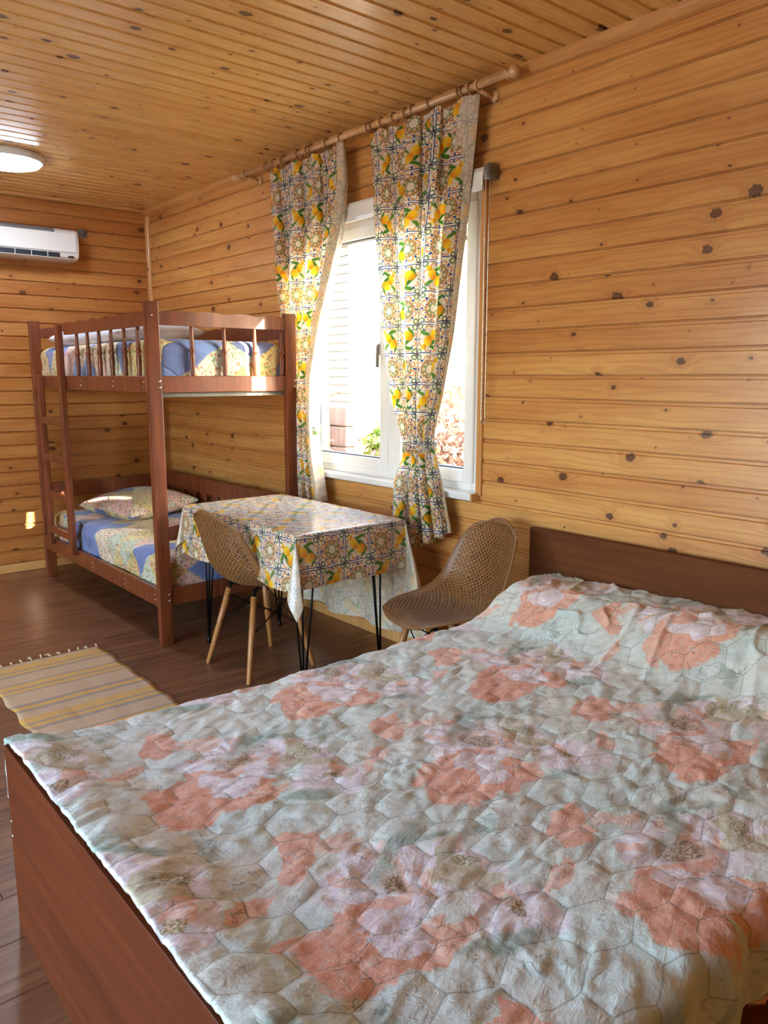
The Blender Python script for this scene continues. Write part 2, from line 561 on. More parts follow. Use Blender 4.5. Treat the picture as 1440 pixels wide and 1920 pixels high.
def mat_rug(name):
    g = NT(name)
    x, y, z = g.sep(g.coord('UV'))
    s = g.add(y, g.mul(g.noise(g.xyz(g.mul(x, 2.0), g.mul(y, 30.0)), 1.0, 2.0), 0.012))
    beige, yel, gry = srgb(210, 172, 124), srgb(222, 168, 58), srgb(166, 142, 112)
    # stripe layout along the rug, metres from the fringed end
    stops = [(0.0, beige)]
    cur = 0.045
    L = 1.34
    pat = [('y', .05), ('g', .014), ('y', .024), ('g', .02), ('b', .08), ('g', .014), ('y', .036), ('g', .014), ('y', .028),
           ('g', .014), ('b', .10), ('g', .02), ('y', .03), ('g', .02), ('b', .05)]
    cm = {'b': beige, 'y': yel, 'g': gry}
    k = 0
    while cur < L and len(stops) < 31:
        c, wdt = pat[k % len(pat)]
        stops.append((min(cur / L, 1.0), cm[c]))
        cur += wdt * 1.25
        k += 1
    col = g.ramp(g.div(s, L), stops, 'CONSTANT')
    mott = g.noise(g.xyz(g.mul(x, 22.0), g.mul(y, 170.0)), 1.0, 2.0)
    col = g.mix(g.mul(g.step(mott, 0.5, 0.66), 0.5), col, srgb(182, 148, 112))
    wv = g.math('SINE', g.mul(y, 900.0))
    return g.done(g.bsdf(col, 0.92, spec=0.15, sheen=0.2, normal=g.bump(g.add(wv, mott), 0.5, 0.003)))


def mat_glass(name):
    g = NT(name)
    tr = g.n('ShaderNodeBsdfTransparent')
    g.put(tr.inputs[0], (0.93, 0.97, 0.98))
    gl = g.n('ShaderNodeBsdfGlossy')
    g.put(gl.inputs['Roughness'], 0.02)
    lw = g.n('ShaderNodeLayerWeight')
    g.put(lw.inputs['Blend'], 0.5)
    frf = g.mad(g.math('POWER', lw.outputs['Facing'], 5.0), 0.9, 0.02)     # thin pane, same from both sides
    mx = g.n('ShaderNodeMixShader')
    g.t.links.new(frf, mx.inputs[0])
    g.t.links.new(tr.outputs[0], mx.inputs[1])
    g.t.links.new(gl.outputs[0], mx.inputs[2])
    return g.done(mx.outputs[0])


def mat_emit(name, col, strength):
    g = NT(name)
    e = g.n('ShaderNodeEmission')
    g.put(e.inputs[0], col)
    g.put(e.inputs[1], strength)
    return g.done(e.outputs[0])


def mat_leaf(name, c1, c2):
    g = NT(name)
    n = g.noise(g.coord('Object'), 3.0, 2.0)
    n2 = g.noise(g.coord('Object'), 23.0, 2.0)
    col = g.mix(g.lin(g.add(n, g.mul(n2, 0.5)), 0.5, 1.0, 0.0, 1.0), c1, c2)
    return g.done(two_sided_cloth(g, col, 0.6, 0.4))


M = {}
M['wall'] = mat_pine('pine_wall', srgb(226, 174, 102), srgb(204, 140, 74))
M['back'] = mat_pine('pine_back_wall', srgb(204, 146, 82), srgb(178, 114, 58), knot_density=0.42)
M['ceil'] = mat_pine('pine_ceiling', srgb(238, 198, 126), srgb(226, 176, 100), knot_density=0.22, rough=0.34, tone=0.3)
M['trim'] = mat_pine('pine_trim', srgb(224, 174, 108), srgb(206, 148, 84), knot_density=0.8, tone=0.2)
M['groove'] = mat_plain('pine_tongue', srgb(120, 70, 30), 0.6)
M['bunk'] = mat_stain('bunk_timber', srgb(136, 72, 40), srgb(96, 44, 22))
M['bed'] = mat_board('bed_board', srgb(106, 50, 23), srgb(82, 37, 16), 'y')
M['bedhead'] = mat_board('bed_headboard', srgb(110, 62, 30), srgb(84, 45, 21), 'y', 0.65)
M['floor'] = mat_laminate('laminate_floor')
M['floor_gap'] = mat_plain('floor_underlay', srgb(52, 32, 22), 0.8)
M['pvc'] = mat_plain('white_window_plastic', srgb(236, 238, 240), 0.3, var=0.01)
M['gasket'] = mat_plain('grey_gasket', srgb(60, 64, 68), 0.6)
M['grey'] = mat_plain('grey_plastic', srgb(120, 116, 108), 0.4)
M['steel'] = mat_plain('bright_steel', srgb(214, 210, 200), 0.25, 1.0)
M['black'] = mat_plain('black_metal', srgb(20, 19, 19), 0.4, 0.6)
M['chair'] = mat_plain('tan_chair_plastic', srgb(136, 94, 54), 0.45, var=0.02)
M['beech'] = mat_stain('beech_chair_leg', srgb(196, 136, 78), srgb(168, 108, 58), 0.4, 1.6)
M['rod'] = mat_stain('rod_timber', srgb(222, 180, 130), srgb(196, 148, 100), 0.3, 1.4, 0.4)
M['ring'] = mat_stain('ring_timber', srgb(168, 120, 76), srgb(132, 88, 52), 0.35, 1.4, 0.3)
M['lemon'] = mat_lemon('lemon_curtain_print')
M['lemon_table'] = mat_lemon('lemon_oilcloth_print', 0.12, 0.85, 0.5)
M['patch'] = mat_patchwork('patchwork_print')
M['quilt'] = mat_quilt('floral_quilt_print')
M['linen'] = mat_plain('pale_linen', srgb(214, 210, 218), 0.9, bump=0.2, var=0.02)
M['mattress'] = mat_plain('mattress_ticking', srgb(210, 204, 192), 0.9)
M['rug'] = mat_rug('striped_rug_weave')
M['tassel'] = mat_plain('cotton_fringe', srgb(224, 204, 168), 0.9)
M['glass'] = mat_glass('window_glass')
M['ac'] = mat_plain('white_ac_plastic', srgb(232, 230, 226), 0.14, coat=0.4, var=0.01, bump=0.0)
M['dark'] = mat_plain('dark_vent', srgb(34, 40, 50), 0.5)
M['blind'] = mat_plain('white_blind_fabric', srgb(236, 236, 232), 0.8, var=0.01)
M['lamp'] = mat_emit('lamp_diffuser', (0.74, 0.86, 1.0), 26.0)
M['lamp_rim'] = mat_plain('white_lamp_rim', srgb(226, 230, 238), 0.35, var=0.01)


# ================================================================== mesh helpers
def mesh_obj(name, verts, faces, mat, parent=None, uvs=None, smooth=False, loc=None):
    me = bpy.data.meshes.new(name)
    me.from_pydata([tuple(v) for v in verts], [], [tuple(f) for f in faces])
    if uvs is not None:
        ul = me.uv_layers.new(name='UVMap')
        li = np.zeros(len(me.loops), dtype=np.int32)
        me.loops.foreach_get('vertex_index', li)
        ul.data.foreach_set('uv', np.asarray(uvs, dtype=np.float32)[li].ravel())
    if smooth:
        me.polygons.foreach_set('use_smooth', [True] * len(me.polygons))
    me.materials.append(mat)
    me.update()
    return link(name, me, parent, loc)


def link(name, me, parent=None, loc=None, rot=None):
    o = bpy.data.objects.new(name, me)
    COL.objects.link(o)
    if parent is not None:
        o.parent = parent
    if loc is not None:
        o.location = loc
    if rot is not None:
        o.rotation_euler = rot
    return o


def from_bm(name, bm, mat, parent=None, loc=None, rot=None, smooth=False):
    me = bpy.data.meshes.new(name)
    bm.normal_update()
    bm.to_mesh(me)
    bm.free()
    if smooth:
        me.polygons.foreach_set('use_smooth', [True] * len(me.polygons))
    me.materials.append(mat)
    return link(name, me, parent, loc, rot)


def bm_box(bm, x0, x1, y0, y1, z0, z1, bev=0.0, seg=1):
    g = bmesh.ops.create_cube(bm, size=1.0)
    vs_ = g['verts']
    for v in vs_:
        v.co = Vector((x0 + (v.co.x + .5) * (x1 - x0), y0 + (v.co.y + .5) * (y1 - y0), z0 + (v.co.z + .5) * (z1 - z0)))
    if bev > 0:
        ed = list({e for v in vs_ for e in v.link_edges})
        bmesh.ops.bevel(bm, geom=ed, offset=bev, segments=seg, affect='EDGES', profile=0.5)


def box(name, x0, x1, y0, y1, z0, z1, mat, parent=None, bev=0.002, seg=1):
    """box with its own origin at its centre (so object coordinates stay local)"""
    cx, cyy, cz = (x0 + x1) / 2, (y0 + y1) / 2, (z0 + z1) / 2
    bm = bmesh.new()
    bm_box(bm, x0 - cx, x1 - cx, y0 - cyy, y1 - cyy, z0 - cz, z1 - cz, bev, seg)
    o = from_bm(name, bm, mat, None)
    p = Vector((cx, cyy, cz))
    if parent is not None:
        o.parent = parent
        p = p - wloc(parent)
    o.location = p
    return o


def wloc(o):
    p = Vector(o.location)
    while o.parent is not None:
        o = o.parent
        p = p + Vector(o.location)
    return p


def tube(name, pts, r, mat, parent=None, seg=8, closed=False, radii=None, local=False):
    """tube along world points"""
    P = [Vector(p) for p in pts]
    base = Vector((0, 0, 0)) if (parent is None or local) else wloc(parent)
    n = len(P)
    verts, faces = [], []
    prev = None
    for i, p in enumerate(P):
        if closed:
            t = (P[(i + 1) % n] - P[i - 1]).normalized()
        else:
            t = (P[min(i + 1, n - 1)] - P[max(i - 1, 0)]).normalized()
        if prev is None:
            a = Vector((0, 0, 1)) if abs(t.z) < 0.9 else Vector((1, 0, 0))
            u = t.cross(a).normalized()
        else:
            u = (prev - t * prev.dot(t)).normalized()
        prev = u
        v = t.cross(u)
        rr = radii[i] if radii is not None else r
        for k in range(seg):
            a = 2 * math.pi * k / seg
            verts.append(p - base + (u * math.cos(a) + v * math.sin(a)) * rr)
    rows = n if closed else n - 1
    for i in range(rows):
        j = (i + 1) % n
        for k in range(seg):
            l = (k + 1) % seg
            faces.append((i * seg + k, i * seg + l, j * seg + l, j * seg + k))
    if not closed:
        faces.append(tuple(reversed(range(seg))))
        faces.append(tuple(range((n - 1) * seg, n * seg)))
    return mesh_obj(name, verts, faces, mat, parent, smooth=True)


def lathe(name, prof, mat, parent=None, loc=(0, 0, 0), seg=16, axis='z', smooth=True):
    """prof: (radius, height) list, origin at loc"""
    verts, faces = [], []
    for (r, h) in prof:
        for k in range(seg):
            a = 2 * math.pi * k / seg
            c, s = r * math.cos(a), r * math.sin(a)
            verts.append({'z': (c, s, h), 'y': (c, h, s), 'x': (h, c, s)}[axis])
    n = len(prof)
    for i in range(n - 1):
        for k in range(seg):
            l = (k + 1) % seg
            f = (i * seg + k, i * seg + l, (i + 1) * seg + l, (i + 1) * seg + k)
            faces.append(f if axis != 'y' else tuple(reversed(f)))
    b, t = tuple(reversed(range(seg))), tuple(range((n - 1) * seg, n * seg))
    faces.append(b if axis != 'y' else tuple(reversed(b)))
    faces.append(t if axis != 'y' else tuple(reversed(t)))
    p = Vector(loc)
    if parent is not None:
        p = p - wloc(parent)
    return mesh_obj(name, verts, faces, mat, parent, smooth=smooth, loc=p)


def grid_obj(name, P, UV, mat, parent=None, smooth=True, flip=False, thick=0.0):
    n, m, _ = P.shape
    idx = np.arange(n * m).reshape(n, m)
    q = np.stack([idx[:-1, :-1], idx[1:, :-1], idx[1:, 1:], idx[:-1, 1:]], -1).reshape(-1, 4)
    if flip:
        q = q[:, ::-1]
    base = np.zeros(3) if parent is None else np.array(wloc(parent))
    V = P.reshape(-1, 3) - base
    o = mesh_obj(name, V.tolist(), q.tolist(), mat, parent, UV.reshape(-1, 2) if UV is not None else None, smooth)
    if thick:
        s = o.modifiers.new('thickness', 'SOLIDIFY')
        s.thickness = thick
        s.offset = -1
    return o


def tag(o, label=None, cat=None, group=None, kind=None):
    if label:
        o['label'] = label
    if cat:
        o['category'] = cat
    if group:
        o['group'] = group
    if kind:
        o['kind'] = kind
    return o


def thing(name, label, cat, loc=(0, 0, 0), group=None):
    o = bpy.data.objects.new(name, None)
    o.empty_display_size = 0.1
    COL.objects.link(o)
    o.location = loc
    return tag(o, label, cat, group)


def struct(name, loc=(0, 0, 0), mesh=None):
    o = bpy.data.objects.new(name, mesh)
    COL.objects.link(o)
    o.location = loc
    o['kind'] = 'structure'
    return o


# value noise in numpy
_G = rng.random((64, 64))


def vnoise(x, y):
    xi, yi = np.floor(x).astype(int), np.floor(y).astype(int)
    fx, fy = x - xi, y - yi
    fx, fy = fx * fx * fx * (fx * (fx * 6 - 15) + 10), fy * fy * fy * (fy * (fy * 6 - 15) + 10)
    a, b = _G[xi % 64, yi % 64], _G[(xi + 1) % 64, yi % 64]
    c, d = _G[xi % 64, (yi + 1) % 64], _G[(xi + 1) % 64, (yi + 1) % 64]
    return (a * (1 - fx) + b * fx) * (1 - fy) + (c * (1 - fx) + d * fx) * fy - 0.5


def sstep(x, a, b):
    t = np.clip((x - a) / (b - a), 0, 1)
    return t * t * (3 - 2 * t)


# ================================================================== the room
# ---- lining boards: one mesh per length, length along local X, width along local Y, face towards +Z
_board_cache = {}


def board_mesh(length, mat, w=BW, th=0.014, dep=0.009, gap=0.0020):
    key = (round(length, 3), mat.name, w)
    if key in _board_cache:
        return _board_cache[key]
    prof = [(0.0, 0.0), (0.0, th - dep), (0.0022, th - dep), (0.0050, th), (w - 0.0150, th), (w - 0.0122, th - dep), (w - gap, th - dep), (w - gap, 0.0)]
    n = len(prof)
    verts = [(-length / 2, y - w / 2, z) for (y, z) in prof] + [(length / 2, y - w / 2, z) for (y, z) in prof]
    faces = [(i, (i + 1) % n, n + (i + 1) % n, n + i) for i in range(n)]
    faces = [tuple(reversed(f)) for f in faces]
    faces += [tuple(range(n)), tuple(range(2 * n - 1, n - 1, -1))]
    me = bpy.data.meshes.new('lining_board')
    me.from_pydata(verts, [], faces)
    me.materials.append(mat)
    me.update()
    bm = bmesh.new()
    bm.from_mesh(me)
    bmesh.ops.recalc_face_normals(bm, faces=bm.faces)
    bm.to_mesh(me)
    bm.free()
    _board_cache[key] = me
    return me


def basis(ex, ey, ez):
    m = Matrix((ex, ey, ez)).transposed()
    return m.to_euler()


# shell slabs behind the boards
def slab(name, boxes, mat):
    bm = bmesh.new()
    for b in boxes:
        bm_box(bm, *b)
    me = bpy.data.meshes.new(name)
    bm.to_mesh(me)
    bm.free()
    me.materials.append(mat)
    o = struct(name, (0, 0, 0), me)
    return o


T0, T1 = 0.014, 0.16
W2Y0, W2Y1, W2Z0, W2Z1 = 0.5, 3.6, 0.10, 2.20       # second window, in the wall left of the camera
wall_right = slab('wall_right', [
    (WX + T0, WX + T1, FY - .16, WIN_Y0, 0, HZ + .1), (WX + T0, WX + T1, WIN_Y1, BY + .16, 0, HZ + .1),
    (WX + T0, WX + T1, WIN_Y0, WIN_Y1, 0, WIN_Z0), (WX + T0, WX + T1, WIN_Y0, WIN_Y1, WIN_Z1, HZ + .1)], M['groove'])
wall_back = slab('wall_back', [(LX - .16, WX + T0, BY + T0, BY + .16, 0, HZ + .1)], M['groove'])
wall_left = slab('wall_left', [
    (LX - .16, LX, FY - .16, W2Y0, 0, HZ + .1), (LX - .16, LX, W2Y1, BY + T0, 0, HZ + .1),
    (LX - .16, LX, W2Y0, W2Y1, 0, W2Z0), (LX - .16, LX, W2Y0, W2Y1, W2Z1, HZ + .1)], M['trim'])
wall_front = slab('wall_front', [(LX, WX + T0, FY - .16, FY, 0, HZ + .1)], M['trim'])
ceiling = slab('ceiling', [(LX - .16, WX + T1, FY - .16, BY + .16, HZ + T0, HZ + .15)], M['groove'])
floor = slab('floor', [(LX - .16, WX + T1, FY - .16, BY + .16, -.12, -.012)], M['floor_gap'])

# window wall boards (length along Y, width along Z, face towards -X)
eR = basis(Vector((0, 1, 0)), Vector((0, 0, 1)), Vector((1, 0, 0)))
rotR = Matrix(((0, 0, -1), (-1, 0, 0), (0, 1, 0))).to_euler()      # local X->-Y, Y->Z, Z->-X
z = 0.9265 - 10 * BW
cnt = 0
while z < HZ:
    zc = z + BW / 2
    spans = [(FY, BY + .012)]
    if zc + BW / 2 > WIN_Z0 + 0.005 and zc - BW / 2 < WIN_Z1 + .02:
        spans = [(FY, WIN_Y0 - .015), (WIN_Y1 + .015, BY + .012)]
    for (a, b) in spans:
        o = link('wall_board', board_mesh(b - a, M['wall']), wall_right, (WX + T0, (a + b) / 2, zc), rotR)
    z += BW
# back wall boards (length along X, width along Z, face towards -Y)
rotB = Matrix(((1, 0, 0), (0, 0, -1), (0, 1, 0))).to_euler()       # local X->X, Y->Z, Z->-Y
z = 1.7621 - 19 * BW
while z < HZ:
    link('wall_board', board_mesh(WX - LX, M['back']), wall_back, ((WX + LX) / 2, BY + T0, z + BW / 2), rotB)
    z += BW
# ceiling boards (length along X, width along Y, face down)
rotC = Matrix(((1, 0, 0), (0, -1, 0), (0, 0, -1))).to_euler()
y = 2.117 - 42 * BW
while y < BY:
    link('ceiling_board', board_mesh(WX - LX, M['ceil']), ceiling, ((WX + LX) / 2, y + BW / 2, HZ + T0), rotC)
    y += BW
# laminate planks
PW, PL = 0.192, 1.286
_pb = bmesh.new()
bm_box(_pb, -PL / 2 + .0006, PL / 2 - .0006, -PW / 2 + .0006, PW / 2 - .0006, -.012, 0, 0.0012)
_pm = bpy.data.meshes.new('floor_plank')
_pb.to_mesh(_pm)
_pb.free()
_pm.materials.append(M['floor'])
row = 0
y = FY + PW / 2
while y < BY + PW / 2:
    x = LX + PL / 2 - ((row * 0.43) % 1.0) * PL
    while x - PL / 2 < WX:
        link('floor_plank', _pm, floor, (x, y, 0))
        x += PL
    y += PW
    row += 1


# trims
def trim(name, boxes, mat, bev=0.004):
    o = None
    x0, x1, y0, y1, z0, z1 = boxes
    o = box(name, x0, x1, y0, y1, z0, z1, mat, None, bev, 2)
    o['kind'] = 'structure'
    return o


def cove(name, p0, p1, across, up, r, mat):
    """quarter-round moulding from p0 to p1"""
    p0, p1 = Vector(p0), Vector(p1)
    c = (p0 + p1) / 2
    d = (p1 - p0).normalized()
    ex, ey = Vector(across), Vector(up)
    prof = [(0, 0), (r, 0)]
    prof += [(r * math.cos(a), r * math.sin(a)) for a in [i * math.pi / 12 for i in range(1, 6)]] + [(0, r)]
    L = (p1 - p0).length / 2
    n = len(prof)
    # local X along length for the grain
    verts = []
    for s in (-L, L):
        for (a, b) in prof:
            verts.append((s, a, b))
    faces = [(i, (i + 1) % n, n + (i + 1) % n, n + i) for i in range(n)]
    faces += [tuple(reversed(range(n))), tuple(range(n, 2 * n))]
    bm = bmesh.new()
    vv = [bm.verts.new(v) for v in verts]
    for f in faces:
        bm.faces.new([vv[i] for i in f])
    bmesh.ops.recalc_face_normals(bm, faces=bm.faces)
    m = Matrix((d, ex, ey)).transposed()
    if m.determinant() < 0:
        m = Matrix((-d, ex, ey)).transposed()
    o = from_bm(name, bm, mat, None, c, m.to_euler())
    o['kind'] = 'structure'
    return o


cove('trim_1', (WX, FY, HZ), (WX, BY, HZ), (-1, 0, 0), (0, 0, -1), 0.042, M['trim'])
cove('trim_2', (LX, BY, HZ), (WX - .042, BY, HZ), (0, -1, 0), (0, 0, -1), 0.018, M['trim'])
cove('trim_3', (WX, BY, 0.0), (WX, BY, HZ - .042), (-1, 0, 0), (0, -1, 0), 0.030, M['trim'])
bb = box('baseboard_right', WX - .016, WX, FY, BY, 0, 0.062, M['trim'], None, 0.005, 2)
bb['kind'] = 'structure'
bb2 = box('baseboard_back', LX, WX - .03, BY - .016, BY, 0, 0.062, M['trim'], None, 0.005, 2)
bb2['kind'] = 'structure'

# ---- window_1
win = struct('window_1', (WX, (WIN_Y0 + WIN_Y1) / 2, WIN_Z0))
FX0, FX1 = WX + 0.02, WX + 0.09
fw = 0.048


def frame4(name, y0, y1, z0, z1, w, xa, xb, mat, parent, bev=0.004):
    bm = bmesh.new()
    oy, oz = (y0 + y1) / 2, (z0 + z1) / 2
    b = wloc(parent)
    for (a0, a1, c0, c1) in ((y0, y0 + w, z0, z1), (y1 - w, y1, z0, z1), (y0 + w, y1 - w, z0, z0 + w), (y0 + w, y1 - w, z1 - w, z1)):
        bm_box(bm, xa - b.x, xb - b.x, a0 - b.y, a1 - b.y, c0 - b.z, c1 - b.z, bev)
    return from_bm(name, bm, mat, parent)


frame4('frame', WIN_Y0 + .004, WIN_Y1 - .004, WIN_Z0 + .004, WIN_Z1 - .004, fw, FX0, FX1, M['pvc'], win)
my = 3.10
box('mullion', FX0, FX1, my - .035, my + .035, WIN_Z0 + fw, WIN_Z1 - fw, M['pvc'], win, 0.004)
for i, (a, b, xo) in enumerate(((WIN_Y0 + fw + .004, my - .035, -.012), (my + .035, WIN_Y1 - fw - .004, -.012))):
    sx0, sx1 = FX0 + xo, FX1 - .02
    sa, sb, sz0, sz1 = a - .012, b + .012, WIN_Z0 + fw - .006, WIN_Z1 - fw + .006
    s = frame4('sash', sa, sb, sz0, sz1, 0.062, sx0, sx1, M['pvc'], win)
    frame4('gasket', sa + .062, sb - .062, sz0 + .062, sz1 - .062, 0.006, sx0 + .012, sx1 - .012, M['gasket'], s, 0.001)
    box('pane', sx0 + .025, sx0 + .029, sa + .064, sb - .064, sz0 + .064, sz1 - .064, M['glass'], s, 0.0)
# handle on the opening sash, beside the mullion
hb = box('handle', FX0 - .030, FX0 - .012, my + .058 - .014, my + .058 + .014, 1.50, 1.57, M['pvc'], win, 0.004, 2)
tube('lever', [(FX0 - .038, my + .058, 1.55), (FX0 - .046, my + .058, 1.545), (FX0 - .048, my + .058, 1.44)], 0.009, M['grey'], hb, 8)
# wooden casing and white sill
for nm, b in (('casing', (WX - .012, WX + .03, WIN_Y0 - .032, WIN_Y0 + .002, WIN_Z0 - .005, WIN_Z1 + .03)),
              ('casing', (WX - .012, WX + .03, WIN_Y1 - .002, WIN_Y1 + .032, WIN_Z0 - .005, WIN_Z1 + .03)),
              ('casing', (WX - .012, WX + .03, WIN_Y0 + .002, WIN_Y1 - .002, WIN_Z1 - .002, WIN_Z1 + .03))):
    box(nm, *b, M['trim'], win, 0.003)
box('sill', WX - .055, WX + .05, WIN_Y0 - .005, WIN_Y1 + .012, WIN_Z0 - .028, WIN_Z0 + .004, M['pvc'], win, 0.006, 2)
box('sill_end_cap', WX - .057, WX - .0, WIN_Y0 - .018, WIN_Y0 - .005, WIN_Z0 - .030, WIN_Z0 + .005, M['rod'], win, 0.003)

# ---- second window behind and left of the camera (only its daylight is seen)
win2 = struct('window_2', (LX, (W2Y0 + W2Y1) / 2, W2Z0))
frame4('frame', W2Y0, W2Y1, W2Z0, W2Z1, .06, LX - .11, LX - .04, M['pvc'], win2)
for k in (1, 2):
    yy = W2Y0 + (W2Y1 - W2Y0) * k / 3
    box('mullion', LX - .11, LX - .04, yy - .035, yy + .035, W2Z0 + .06, W2Z1 - .06, M['pvc'], win2, 0.004)
# portals only steer the sampling of the sky through the two openings
for nm, loc, rot, sy_, sz_ in (('portal_1', (WX + .14, (WIN_Y0 + WIN_Y1) / 2, (WIN_Z0 + WIN_Z1) / 2), (0, R(90), 0), WIN_Z1 - WIN_Z0, WIN_Y1 - WIN_Y0),
                               ('portal_2', (LX - .13, (W2Y0 + W2Y1) / 2, (W2Z0 + W2Z1) / 2), (0, R(-90), 0), W2Z1 - W2Z0, W2Y1 - W2Y0)):
    pl = bpy.data.lights.new(nm, 'AREA')
    pl.shape = 'RECTANGLE'
    pl.size, pl.size_y = sy_, sz_
    pl.cycles.is_portal = True
    po = link(nm, pl, None, loc, rot)

# ================================================================== double bed
BX0, BX1, BEDY0, BEDY1 = 0.437, 2.585, 0.54, 1.982
bed = thing('double_bed', 'brown laminated double bed with tall headboard, standing against the window wall', 'bed', ((BX0 + BX1) / 2, (BEDY0 + BEDY1) / 2, 0))
box('footboard', BX0, BX0 + .025, BEDY0, BEDY1 + .004, 0, .502, M['bed'], bed, 0.0015)
box('headboard', BX1 - .030, BX1, BEDY0 - .10, 2.10, 0, .768, M['bedhead'], bed, 0.002)
side_l = box('side_rail', BX0 + .025, BX1 - .03, BEDY1 - .022, BEDY1, .12, .40, M['bed'], bed, 0.0015)
side_r = box('side_rail', BX0 + .025, BX1 - .03, BEDY0, BEDY0 + .022, .12, .40, M['bed'], bed, 0.0015)
box('slat_base', BX0 + .03, BX1 - .035, BEDY0 + .03, BEDY1 - .03, .20, .24, M['bed'], bed, 0.001)


def screw(p, axis, parent, r=0.006):
    prof = [(r, 0), (r, 0.0012), (r * 0.7, 0.0026), (r * 0.25, 0.0028)]
    sgn = -1 if axis[0] == '-' else 1
    pr = [(a, sgn * h) for a, h in prof]
    return lathe('screw', pr, M['steel'], parent, p, 10, axis[-1])


for zz in (.335, .295):
    screw((BX0 - .0002, BEDY1 - .012, zz - .03), '-x', bed, 0.005)
    screw((BX0 - .0002, BEDY0 + .012, zz - .03), '-x', bed, 0.005)
for xx in (1.30, 1.42, 2.0):
    for zz in (.315, .275):
        screw((xx, BEDY0 - .0002, zz), '-y', side_r, 0.004)

mb = bmesh.new()
bm_box(mb, BX0 + .05 - 1.5, BX1 - .05 - 1.5, BEDY0 + .04 - 1.26, BEDY1 - .03 - 1.26, 0, .20, .04, 4)
mt = from_bm('mattress', mb, M['mattress'], None, (1.5, 1.26, .24), smooth=True)
tag(mt, 'pale double mattress hidden under the floral quilt', 'mattress')

# ---- quilt: height field over the bed, hanging over both long sides
NXQ, NYQ = 340, 300
hangR, hangL = 0.17, 0.16
xs = np.linspace(BX0 + .004, BX1 - .035, NXQ)
yw = BEDY1 + .010 - (BEDY0 - .012)
tt = np.linspace(-hangL, yw + hangR, NYQ)           # distance across, from the far (left) edge
Xq, Tq = np.meshgrid(xs, tt, indexing='ij')


def hex_edge(x, y):
    hx, hy = x / HEXW, y / HEXH
    s3 = math.sqrt(3)
    a1, b1 = np.mod(hx, 1) - .5, np.mod(hy, s3) - s3 / 2
    a2, b2 = np.mod(hx + .5, 1) - .5, np.mod(hy + s3 / 2, s3) - s3 / 2
    d1, d2 = a1 ** 2 + b1 ** 2, a2 ** 2 + b2 ** 2

    def ed(a, b):
        a, b = abs(a), abs(b)
        return .5 - np.maximum(a, a * .5 + b * s3 / 2)
    return np.where(d1 < d2, ed(a1, b1), ed(a2, b2))


Yq = BEDY1 + .010 - Tq                                # flat cloth coordinate across the bed
# cross profile: rounded edge then vertical fall
rad = 0.035


def fall(t):
    """t>0: arc length past the edge -> (outward, down)"""
    q = rad * math.pi / 2
    a = np.clip(t / rad, 0, math.pi / 2)
    out = rad * np.sin(a)
    dn = rad * (1 - np.cos(a)) + np.clip(t - q, 0, None)
    return out, dn


tL, tR = np.clip(-Tq + rad, 0, None), np.clip(Tq - yw + rad, 0, None)
oL, dL = fall(tL)
oR, dR = fall(tR)
ins = np.clip(Tq, rad, yw - rad)
Ypos = BEDY1 + .010 - ins + oL - oR
base = 0.486 + 0.0 * Xq
u = (xs[:, None] - BX0) / (BX1 - BX0)
# settled middle, pillow lump at the head
pil = sstep(Xq, 2.02, 2.36) * 0.105
pil *= 1.0 + 0.25 * sstep(1.0 * Yq, 1.9, 1.0)
base += pil - 0.012 * np.sin(np.clip((Xq - .5) / 1.5, 0, 1) * math.pi)
base += 0.034 * sstep(Xq, 0.66, 0.46) * 1.0
base += 0.012 * vnoise(Xq * 2.4 + 3, Yq * 2.4) + 0.007 * vnoise(Xq * 6.0, Yq * 5.0 + 9)
# the stitched pattern is printed flat in the cloth, the cloth itself is pulled about a little
wxn, wyn = vnoise(Xq * 5, Yq * 5) * .045, vnoise(Xq * 5 + 31, Yq * 5 + 7) * .045
Xh, Yh = Xq + wxn, Yq + wyn
he = hex_edge(Xh, Yh)
puff = 0.0042 * (1 - np.exp(-np.clip(he, 0, 1) / 0.10))
wr = vnoise(Xq * 10 + vnoise(Xq * 3, Yq * 3) * 3, Yq * 26 + vnoise(Xq * 4 + 9, Yq * 4) * 6)
wr2 = vnoise(Xq * 30 + wr * 2, Yq * 44 + wr * 3)
wr3 = vnoise(Xq * 22 + Yq * 14, Yq * 9 - Xq * 7)
foldz = 1 - np.abs(vnoise(Xq * 5.0 + Yq * 4.0 + vnoise(Xq * 6, Yq * 6) * 1.3, Yq * 7.0 - Xq * 2.0)) * 4
pfold = np.clip(foldz, 0, 1) ** 3 * 0.012 * sstep(Xq, 1.75, 2.2)
rel = puff + 0.0048 * wr + 0.0062 * wr2 + 0.0035 * wr3 + pfold
side = np.clip((tL + tR) / 0.12, 0, 1)
Zpos = base + rel * (1 - side) - dL - dR
# the hanging parts ripple outwards
rip = (0.010 * np.sin(Xq * 34 + vnoise(Xq * 5, Yq * 2) * 6) + rel) * side
Ypos = Ypos + rip * (np.sign(tL - tR)) + 0.012 * side * np.sign(tL - tR)
# foot end: lies over the inner edge of the footboard
fe = np.clip((BX0 + .05 - Xq) / .03, 0, 1)
Zpos = np.where(side < .5, np.maximum(Zpos, .5125 * (fe > 0)), Zpos)
Zpos = np.where(side > .5, np.maximum(Zpos, 0.31 + 0.015 * vnoise(Xq * 3, 0 * Xq)), Zpos)
Pq = np.stack([Xq, Ypos, Zpos], -1)
UVq = np.stack([Xh, Yh], -1)
qo = grid_obj('floral_quilt', Pq, UVq, M['quilt'], None, True, flip=True, thick=0.009)
tag(qo, 'peach and white floral quilted bedspread spread over the double bed', 'bedspread')

